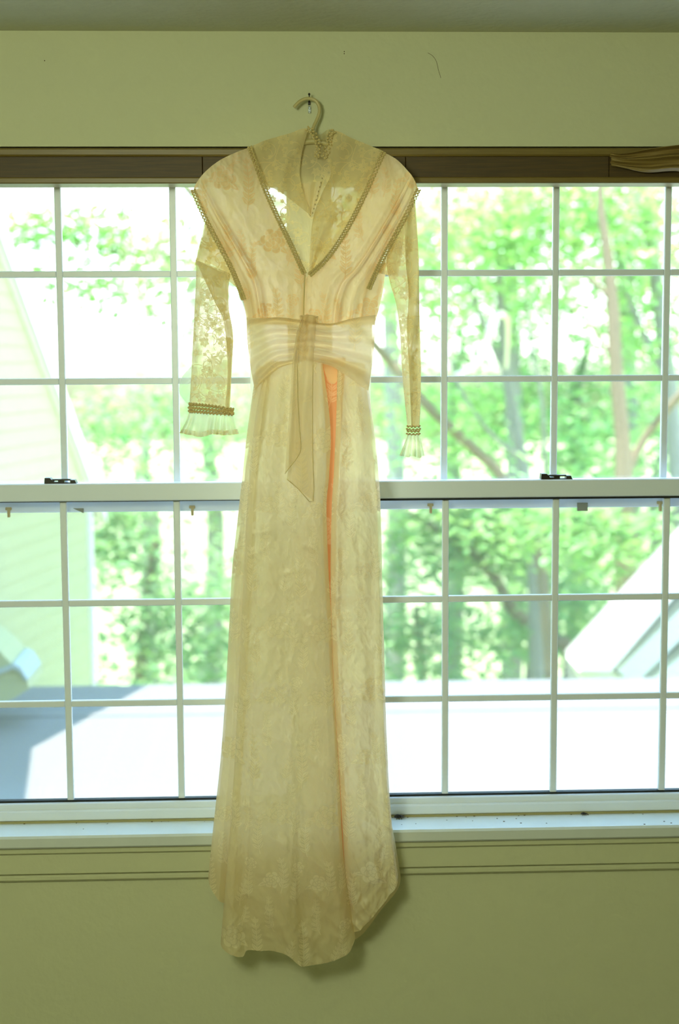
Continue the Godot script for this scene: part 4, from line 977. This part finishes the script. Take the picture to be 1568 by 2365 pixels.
func make_trees() -> void:
	make_leaf()
	var green := Color(0.30, 0.52, 0.24)
	var deep := Color(0.25, 0.45, 0.24)
	tree("slender_tree", "slender brown-barked tree with a forked trunk behind the right window", [
		[[Vector3(2.6532, -3.2603, -8), Vector3(2.5865, -0.1356, -8), Vector3(2.558, 0.8323, -8), Vector3(2.5357, 1.1948, -8), Vector3(2.482, 1.685, -8), Vector3(2.456, 2.1059, -8), Vector3(2.4037, 2.5552, -8), Vector3(2.3499, 2.9053, -8), Vector3(2.3535, 3.3473, -8)], [0.10, 0.085, 0.072, 0.058, 0.054, 0.05, 0.04, 0.03, 0.02]],
		[[Vector3(2.5707, 0.8653, -8), Vector3(2.7151, 1.1606, -8), Vector3(2.9122, 1.4754, -7.8), Vector3(3.1434, 1.7771, -7.6)], [0.04, 0.032, 0.03, 0.026]],
		[[Vector3(2.4551, 2.1703, -8), Vector3(2.3023, 2.3315, -8), Vector3(2.0918, 2.467, -8.1), Vector3(1.9101, 2.7015, -8.2)], [0.022, 0.018, 0.014, 0.008]],
		[[Vector3(2.4816, 1.7175, -8), Vector3(2.3071, 1.9775, -8), Vector3(2.1613, 2.1431, -8.1)], [0.018, 0.013, 0.008]]], M.bark,
		[[Vector3(1.8369, 2.8412, -9), Vector3(0.9, 0.5, 0.8), 420], [Vector3(2.3266, 2.992, -8.8), Vector3(0.7, 0.35, 0.8), 260], [Vector3(2.8063, 2.6671, -8.6), Vector3(0.5, 0.6, 0.7), 220], [Vector3(3.0431, 1.8567, -9.2), Vector3(0.35, 0.5, 0.6), 110], [Vector3(1.7889, 0.5456, -7.4), Vector3(0.6, 0.3, 0.5), 150], [Vector3(2.3082, 0.5023, -7.2), Vector3(0.5, 0.22, 0.4), 190]], green, 0.10, 41, Vector3(2.6532, -3.2603, -8))
	tree("grey_tree", "grey-barked tree with a leaning trunk at far right outside", [
		[[Vector3(3.4528, -2.963, -9), Vector3(3.3166, 0.05, -9), Vector3(3.2075, 1.1397, -9), Vector3(3.118, 1.8543, -9), Vector3(3.0166, 2.4893, -9), Vector3(2.9431, 3.0127, -9), Vector3(2.855, 3.5997, -9)], [0.11, 0.09, 0.07, 0.062, 0.055, 0.045, 0.03]],
		[[Vector3(3.1644, 1.4981, -9), Vector3(3.0515, 1.7481, -9), Vector3(2.9063, 2.0252, -9), Vector3(2.7754, 2.3569, -9), Vector3(2.6915, 2.7001, -9)], [0.03, 0.03, 0.028, 0.026, 0.018]]], M.bark_grey,
		[[Vector3(3.3498, 3.331, -10.5), Vector3(1.2, 0.6, 0.8), 320], [Vector3(3.7097, 1.459, -10.8), Vector3(0.6, 1.2, 0.8), 200], [Vector3(2.8416, 0.9694, -10.8), Vector3(0.8, 0.5, 0.8), 200]], deep, 0.11, 42, Vector3(3.4528, -2.963, -9))
	tree("leaning_tree", "thin tree with a bare branch coloured pale as if sunlit behind the first right-hand panes", [
		[[Vector3(2.208, -2.7362, -9.5), Vector3(2.1519, -0.3904, -9.5), Vector3(2.1073, 0.3714, -9.5), Vector3(2.0199, 0.8991, -9.5), Vector3(1.965, 1.1984, -9.5), Vector3(1.8793, 1.6814, -9.5), Vector3(1.8268, 2.3063, -9.5), Vector3(1.8055, 2.7432, -9.5)], [0.07, 0.065, 0.058, 0.052, 0.05, 0.046, 0.034, 0.02]],
		[[Vector3(1.8795, 1.6444, -9.5), Vector3(1.6985, 2.0138, -9.5), Vector3(1.5669, 2.3803, -9.5)], [0.03, 0.026, 0.018]],
		[[Vector3(2.2404, 0.6719, -9.5), Vector3(2.2094, 0.83, -9.4), Vector3(2.1381, 1.4138, -9.2), Vector3(2.0464, 1.8655, -9.2), Vector3(1.9995, 2.2561, -9.2)], [0.02, 0.02, 0.018, 0.015, 0.01]],
		[[Vector3(2.0199, 0.8991, -9.5), Vector3(1.6972, 1.1579, -9.3), Vector3(1.4519, 1.505, -9.2), Vector3(1.3676, 1.7577, -9.2)], [0.02, 0.018, 0.015, 0.01]],
		[[Vector3(1.8795, 1.6444, -9.5), Vector3(1.8139, 2.0726, -9), Vector3(1.6193, 2.0732, -8.4), Vector3(1.5528, 1.8562, -8.4), Vector3(1.452, 1.6891, -8.4), Vector3(1.3099, 1.6361, -8.4)], [0.014, 0.02, 0.03, 0.032, 0.026, 0.014], true]], M.bark_grey,
		[[Vector3(1.7526, 3.06, -10.5), Vector3(1.0, 0.5, 0.8), 420], [Vector3(1.5958, 2.2743, -10.5), Vector3(0.8, 0.45, 0.8), 240], [Vector3(2.4127, 2.2831, -10.8), Vector3(0.5, 0.45, 0.7), 130], [Vector3(1.731, 1.2214, -10.9), Vector3(0.5, 0.5, 0.7), 130]], green, 0.10, 43, Vector3(2.208, -2.7362, -9.5))
	tree("sloping_tree", "sloping brown trunk crossing low behind the right window panes", [
		[[Vector3(2.9411, -3.9804, -10), Vector3(2.6211, -1.1653, -10), Vector3(2.3779, -0.7798, -10), Vector3(2.0504, -0.5237, -10), Vector3(1.8388, -0.1753, -10), Vector3(1.4638, 0.1449, -10), Vector3(1.0721, 0.4042, -10)], [0.09, 0.075, 0.06, 0.055, 0.05, 0.04, 0.02]]], M.bark,
		[[Vector3(1.7767, 0.3975, -10), Vector3(0.7, 0.35, 0.6), 260], [Vector3(1.8179, 0.0426, -10), Vector3(0.8, 0.4, 0.6), 200], [Vector3(1.1502, 0.2464, -10), Vector3(0.4, 0.3, 0.5), 120]], green, 0.10, 44, Vector3(2.9411, -3.9804, -10))
	tree("arching_tree", "brown limb arching up to the left behind the right lace sleeve", [
		[[Vector3(2.3267, -2.9402, -9), Vector3(2.1114, 0.063, -9), Vector3(1.7978, 0.748, -9), Vector3(1.5622, 1.0016, -9), Vector3(1.2026, 1.3329, -9), Vector3(0.9526, 1.6184, -9), Vector3(0.669, 1.9373, -9), Vector3(0.3522, 2.254, -9)], [0.06, 0.05, 0.047, 0.045, 0.045, 0.042, 0.035, 0.03]]], M.bark,
		[[Vector3(0.9534, 2.496, -9), Vector3(0.6, 0.6, 0.8), 260], [Vector3(1.1049, 1.1303, -9.5), Vector3(0.5, 0.5, 0.8), 150]], green, 0.10, 49, Vector3(2.3267, -2.9402, -9))
	tree("airy_tree", "airy light green tree high behind the left window", [
		[[Vector3(-0.0486, -2.8458, -8), Vector3(-0.0815, 0.5596, -8), Vector3(-0.1973, 1.8612, -8), Vector3(-0.4445, 2.6263, -8), Vector3(-0.7562, 3.0668, -8), Vector3(-1.1289, 3.4405, -8)], [0.11, 0.09, 0.07, 0.045, 0.03, 0.02]],
		[[Vector3(-0.3202, 2.3408, -8), Vector3(-0.7517, 2.4867, -7.8), Vector3(-1.1657, 2.5347, -7.6), Vector3(-1.6212, 2.5802, -7.4)], [0.02, 0.013, 0.009, 0.005]]], M.bark,
		[[Vector3(-1.0334, 2.4876, -7.8), Vector3(0.75, 0.42, 0.9), 620], [Vector3(-1.3401, 2.7356, -7.8), Vector3(0.8, 0.2, 0.7), 260], [Vector3(-1.8692, 2.706, -7.8), Vector3(0.3, 0.2, 0.5), 150], [Vector3(-1.6598, 2.3539, -7.6), Vector3(0.35, 0.25, 0.5), 150], [Vector3(-0.7725, 2.1198, -8), Vector3(0.5, 0.5, 0.7), 150], [Vector3(-0.1245, 2.6255, -8), Vector3(0.7, 0.6, 0.7), 300], [Vector3(-1.2859, 2.0583, -8), Vector3(0.3, 0.3, 0.4), 50]], Color(0.20, 0.44, 0.14), 0.072, 46, Vector3(-0.0486, -2.8458, -8))
	tree("round_shrub", "bushy green shrub beside the house corner in the left window", [
		[[Vector3(-1.3853, -4.0937, -10), Vector3(-1.375, -1.6304, -10), Vector3(-1.3157, -0.6331, -10), Vector3(-1.1841, 0.1525, -10)], [0.08, 0.06, 0.05, 0.03]]], M.bark,
		[[Vector3(-1.5884, 0.1957, -10), Vector3(0.33, 0.5, 0.6), 360], [Vector3(-0.9595, -0.2818, -10), Vector3(0.7, 0.6, 0.8), 300], [Vector3(-1.2989, -0.7907, -9.8), Vector3(0.9, 0.5, 0.8), 380], [Vector3(-0.6958, -0.8396, -10), Vector3(0.6, 0.6, 0.7), 260], [Vector3(-1.809, 1.0619, -10.5), Vector3(0.3, 0.35, 0.4), 130], [Vector3(-1.3755, 1.3634, -11), Vector3(0.8, 0.5, 0.5), 150], [Vector3(-0.7578, 1.235, -11), Vector3(0.8, 0.6, 0.5), 150]], deep, 0.10, 47, Vector3(-1.3853, -4.0937, -10))
	tree("low_shrub", "leafy shrub low behind the dress and the right window", [
		[[Vector3(1.2314, -3.7326, -10), Vector3(1.2098, -1.2663, -10), Vector3(1.1503, -0.465, -10)], [0.07, 0.05, 0.03]]], M.bark,
		[[Vector3(1.0322, -0.5432, -10), Vector3(0.6, 0.7, 0.8), 330], [Vector3(1.5458, -0.9092, -10), Vector3(0.7, 0.4, 0.7), 260], [Vector3(0.3805, -0.3366, -10.5), Vector3(0.9, 0.9, 0.8), 240], [Vector3(1.9707, 0.0566, -10.5), Vector3(0.7, 0.35, 0.6), 340], [Vector3(2.7157, -0.5705, -10.5), Vector3(0.5, 0.5, 0.6), 260], [Vector3(2.1824, -0.8548, -10.5), Vector3(0.5, 0.3, 0.6), 160]], deep, 0.10, 48, Vector3(1.2314, -3.7326, -10))
	var far_spots := [[900, 520, -15, 560], [1180, 620, -15, 800], [1450, 620, -15, 800], [1330, 960, -16, 800], [1040, 960, -16, 560], [1520, 1150, -15, 620], [1240, 1350, -15, 620], [330, 1090, -16, 420], [480, 1000, -17, 420]]
	var labels := ["distant green tree beyond the dress's shoulder on the right", "distant leafy tree behind the thin bare-branched tree", "distant leafy tree above the forked brown trunk", "distant tree at mid height behind the forked trunk", "distant tree behind the right lace cuff", "distant dark tree low at the right edge", "distant dark tree low behind the lower right panes", "distant low tree between the house corner and the left lace cuff", "distant pale tree behind the left lace cuff"]
	for i in far_spots.size():
		var f: Array = far_spots[i]
		var c := at_depth(f[0], f[1], f[2])
		tree("distant_tree", labels[i], [[[Vector3(c.x, -3.0, c.z), Vector3(c.x + 0.1, -0.5, c.z), Vector3(c.x, c.y, c.z), Vector3(c.x + 0.2, c.y + 1.0, c.z)], [0.15, 0.13, 0.09, 0.03]]], M.bark_grey, [[c, Vector3(1.5, 1.25, 1.2), f[3]]], deep if i % 2 else green, 0.14, 60 + i, Vector3(c.x, -3.0, c.z))

# a place given by the direction one looks in from the room, and how far out it stands
func at_depth(h: float, v: float, z: float) -> Vector3:
	var t := (2.7 - z)
	return Vector3((h - 664.0) / 3285.0 * t + 0.0, EYE - (v - 834.0) / 3285.0 * t, z)

func make_room() -> void:
	var W := M.wall as Material
	var wf := start()
	bx(wf, Vector3(-2.4, EYE + 0.3965, -0.2), Vector3(2.6, 2.50, 0.0))
	bx(wf, Vector3(-2.4, -0.1, -0.2), Vector3(2.6, EYE - 0.925, 0.0))
	bx(wf, Vector3(-2.4, EYE - 0.925, -0.2), Vector3(-0.925, EYE + 0.3965, 0.0))
	bx(wf, Vector3(1.015, EYE - 0.925, -0.2), Vector3(2.6, EYE + 0.3965, 0.0))
	var front := obj("wall_front", done(wf), W)
	var ck := start()
	tube(ck, [Vector3(0.2669, 2.3162, 0.0002), Vector3(0.2766, 2.31, 0.0002), Vector3(0.2831, 2.2998, 0.0002), Vector3(0.2863, 2.2866, 0.0002), Vector3(0.2912, 2.2709, 0.0002)], [0.00035], 5, 4)
	obj("hairline_crack", done(ck), M.bark_dark, front)
	for h in [Vector3(0.1122, 2.3182, 0), Vector3(0.1121, 2.3143, 0), Vector3(-0.438, 2.3008, 0), Vector3(0.027, 2.3576, 0)]:
		var nh := start()
		tube(nh, [h, h + Vector3(0, 0, 0.0008)], [0.0011, 0.0008], 7, 1)
		obj("nail_hole", done(nh), M.bark_dark, front)
	tag(front, "pale yellow window wall above and below the gridded windows", "wall", "", "structure")
	tag(obj("wall_left", box(Vector3(-2.5, -0.1, -0.2), Vector3(-2.3, 2.5, 5.2)), W), "plain side wall left of the window wall", "wall", "", "structure")
	tag(obj("wall_right", box(Vector3(2.5, -0.1, -0.2), Vector3(2.7, 2.5, 5.2)), W), "plain side wall right of the window wall", "wall", "", "structure")
	var wb := start()
	bx(wb, Vector3(-2.5, -0.1, 5.0), Vector3(2.7, 2.5, 5.2))
	tag(obj("wall_back", done(wb), W), "plain wall opposite the windows", "wall", "", "structure")
	tag(obj("ceiling", box(Vector3(-2.5, EYE + 0.604, -0.2), Vector3(2.7, 2.55, 5.2)), M.ceiling), "plain flat ceiling above the window wall", "ceiling", "", "structure")
	tag(obj("floor", box(Vector3(-2.5, -0.15, -0.2), Vector3(2.7, 0.0, 5.2)), M.floor), "brown carpeted floor below the dress", "floor", "", "structure")
	# window stool and apron
	var s := thing("trim_1", "white painted window stool and moulded apron under the windows", "trim", Vector3(0, EYE - 0.93, 0), "", "structure")
	obj("stool", box(Vector3(-1.0, EYE - 0.930, -0.08), Vector3(1.1, EYE - 0.905, 0.032), 0.004), M.trim, s)
	var ap := start()
	bx(ap, Vector3(-1.0, EYE - 0.944, -0.01), Vector3(1.1, EYE - 0.930, 0.022), 0.003)
	bx(ap, Vector3(-1.0, EYE - 0.986, -0.01), Vector3(1.1, EYE - 0.9455, 0.016), 0.002)
	obj("apron", done(ap), M.wall, s)
	var mo := start()
	bx(mo, Vector3(-1.0, EYE - 1.004, -0.01), Vector3(1.1, EYE - 0.988, 0.010), 0.005)
	obj("moulding", done(mo), M.wall, s)
	obj("caulk_line", box(Vector3(-0.93, EYE - 0.9065, -0.060), Vector3(1.02, EYE - 0.9018, -0.048), 0.002), M.caulk, s)
	var ml := obj("trim_2", box(Vector3(0.003 + 0.043, EYE - 0.93, -0.17), Vector3(0.09 - 0.043, EYE + 0.44, -0.052), 0.0005), M.vinyl)
	tag(ml, "narrow white post between the two windows, behind the dress", "trim", "", "structure")

func make_fill_lamp() -> void:  # added lamp out of view, fills light onto the window wall and dress
	var l := thing("added_fill_lamp", "added fill lamp, an unseen round globe under the ceiling in front of the window wall", "lamp", Vector3(-0.45, 2.354, 2.35))
	var st := start()
	tube(st, [Vector3(-0.45, 2.354, 2.35), Vector3(-0.45, 2.33, 2.35)], [0.06, 0.06], 24, 2)
	tube(st, [Vector3(-0.45, 2.33, 2.35), Vector3(-0.45, 2.24, 2.35)], [0.008, 0.008], 12, 2)
	obj("mount", done(st), M.bronze, l)
	var globe := SphereMesh.new()
	globe.radius = 0.17
	globe.height = 0.34
	var g := obj("globe", globe, M.fill_lamp_glow, l)
	g.position = Vector3(0, -0.275, 0)
	var o := OmniLight3D.new()
	o.name = "fill_light"
	o.position = Vector3(0, -0.275, 0)
	o.light_energy = FILL_ENERGY
	o.light_color = Color(0.95, 1.0, 0.86)
	o.light_size = 0.16
	o.omni_range = 20.0
	o.omni_attenuation = 2.0
	o.shadow_enabled = true
	l.add_child(o)

func _ready() -> void:
	# camera
	var cam := Camera3D.new()
	cam.name = "camera"
	cam.near = 0.05
	cam.far = 400.0
	cam.projection = Camera3D.PROJECTION_FRUSTUM
	cam.size = 0.05 * 2365.0 / 3285.0
	cam.position = Vector3(0, EYE, 2.7)
	cam.basis = Basis(Vector3(0.99929684, -0.00557934, 0.03707701), Vector3(0.00946055, 0.99439078, -0.10534455), Vector3(-0.03628129, 0.10562125, 0.99374434)).orthonormalized()
	add_child(cam)
	cam.current = true
	# sky, exposure and lens blur
	var env := Environment.new()
	env.background_mode = Environment.BG_SKY
	var sky := Sky.new()
	var sm := ProceduralSkyMaterial.new()
	sm.sky_top_color = Color(0.66, 0.84, 1.0)
	sm.sky_horizon_color = Color(0.97, 1.0, 0.97)
	sm.ground_bottom_color = Color(0.45, 0.52, 0.36)
	sm.ground_horizon_color = Color(0.75, 0.80, 0.68)
	sm.sky_energy_multiplier = 2.4
	sm.ground_energy_multiplier = 1.5
	sky.sky_material = sm
	env.sky = sky
	env.tonemap_mode = Environment.TONE_MAPPER_LINEAR
	env.tonemap_exposure = 0.88
	env.sdfgi_enabled = true
	env.ssao_enabled = true
	env.ssil_enabled = true
	var we := WorldEnvironment.new()
	we.name = "sky"
	we.environment = env
	var attr := CameraAttributesPhysical.new()
	attr.frustum_focal_length = 50.0
	attr.exposure_aperture = 2.8
	attr.frustum_focus_distance = 2.62
	we.camera_attributes = attr
	add_child(we)
	var sun := DirectionalLight3D.new()
	sun.name = "sun"
	sun.light_energy = 8.0
	sun.light_color = Color(1.0, 0.98, 0.93)
	sun.light_angular_distance = 0.5
	sun.shadow_enabled = true
	add_child(sun)
	sun.look_at_from_position(Vector3.ZERO, Vector3(0.15, -1.0, -0.12), Vector3.FORWARD)

	fold_noise.seed = 5
	fold_noise.noise_type = FastNoiseLite.TYPE_SIMPLEX_SMOOTH
	fold_noise.frequency = 0.1
	crumple.seed = 9
	crumple.noise_type = FastNoiseLite.TYPE_SIMPLEX_SMOOTH
	crumple.fractal_type = FastNoiseLite.FRACTAL_RIDGED
	crumple.fractal_octaves = 3
	crumple.frequency = 0.12
	make_materials()
	make_room()
	make_fill_lamp()
	window("window_1", "white gridded double-hung window on the left of the dress", [-0.878, -0.6575, -0.437, -0.217, 0.003], -0.4393, 0.0014)
	window("window_2", "white gridded double-hung window on the right of the dress", [0.09, 0.31, 0.5285, 0.749, 0.97], 0.5292, 0.0042)
	make_outside()
	make_trees()
	make_valance()
	make_hanger()
	make_dress()
	insect("dead_wasp", "dead brown wasp on the windowsill beside the dress's right edge", Vector3(0.2154, EYE - 0.905, -0.042), 0.020)
	insect("dead_fly", "small dead dark fly on the windowsill in the right half", Vector3(0.5861, EYE - 0.905, -0.044), 0.013)
	var sp := start()
	var rng := RandomNumberGenerator.new()
	rng.seed = 77
	for k in 46:
		var c := Vector3(rng.randf_range(-0.55, 0.75), EYE - 0.905, rng.randf_range(-0.046, 0.022) if k % 3 else -0.046)
		var q := rng.randf_range(0.0004, 0.0013)
		bx(sp, c - Vector3(q * 1.4, 0, q), c + Vector3(q * 1.4, q * 0.8, q), q * 0.3)
	var dust := obj("dirt_specks", done(sp), M.bark_dark)
	tag(dust, "tiny brown specks of dirt scattered along the white windowsill", "dirt", "", "stuff")
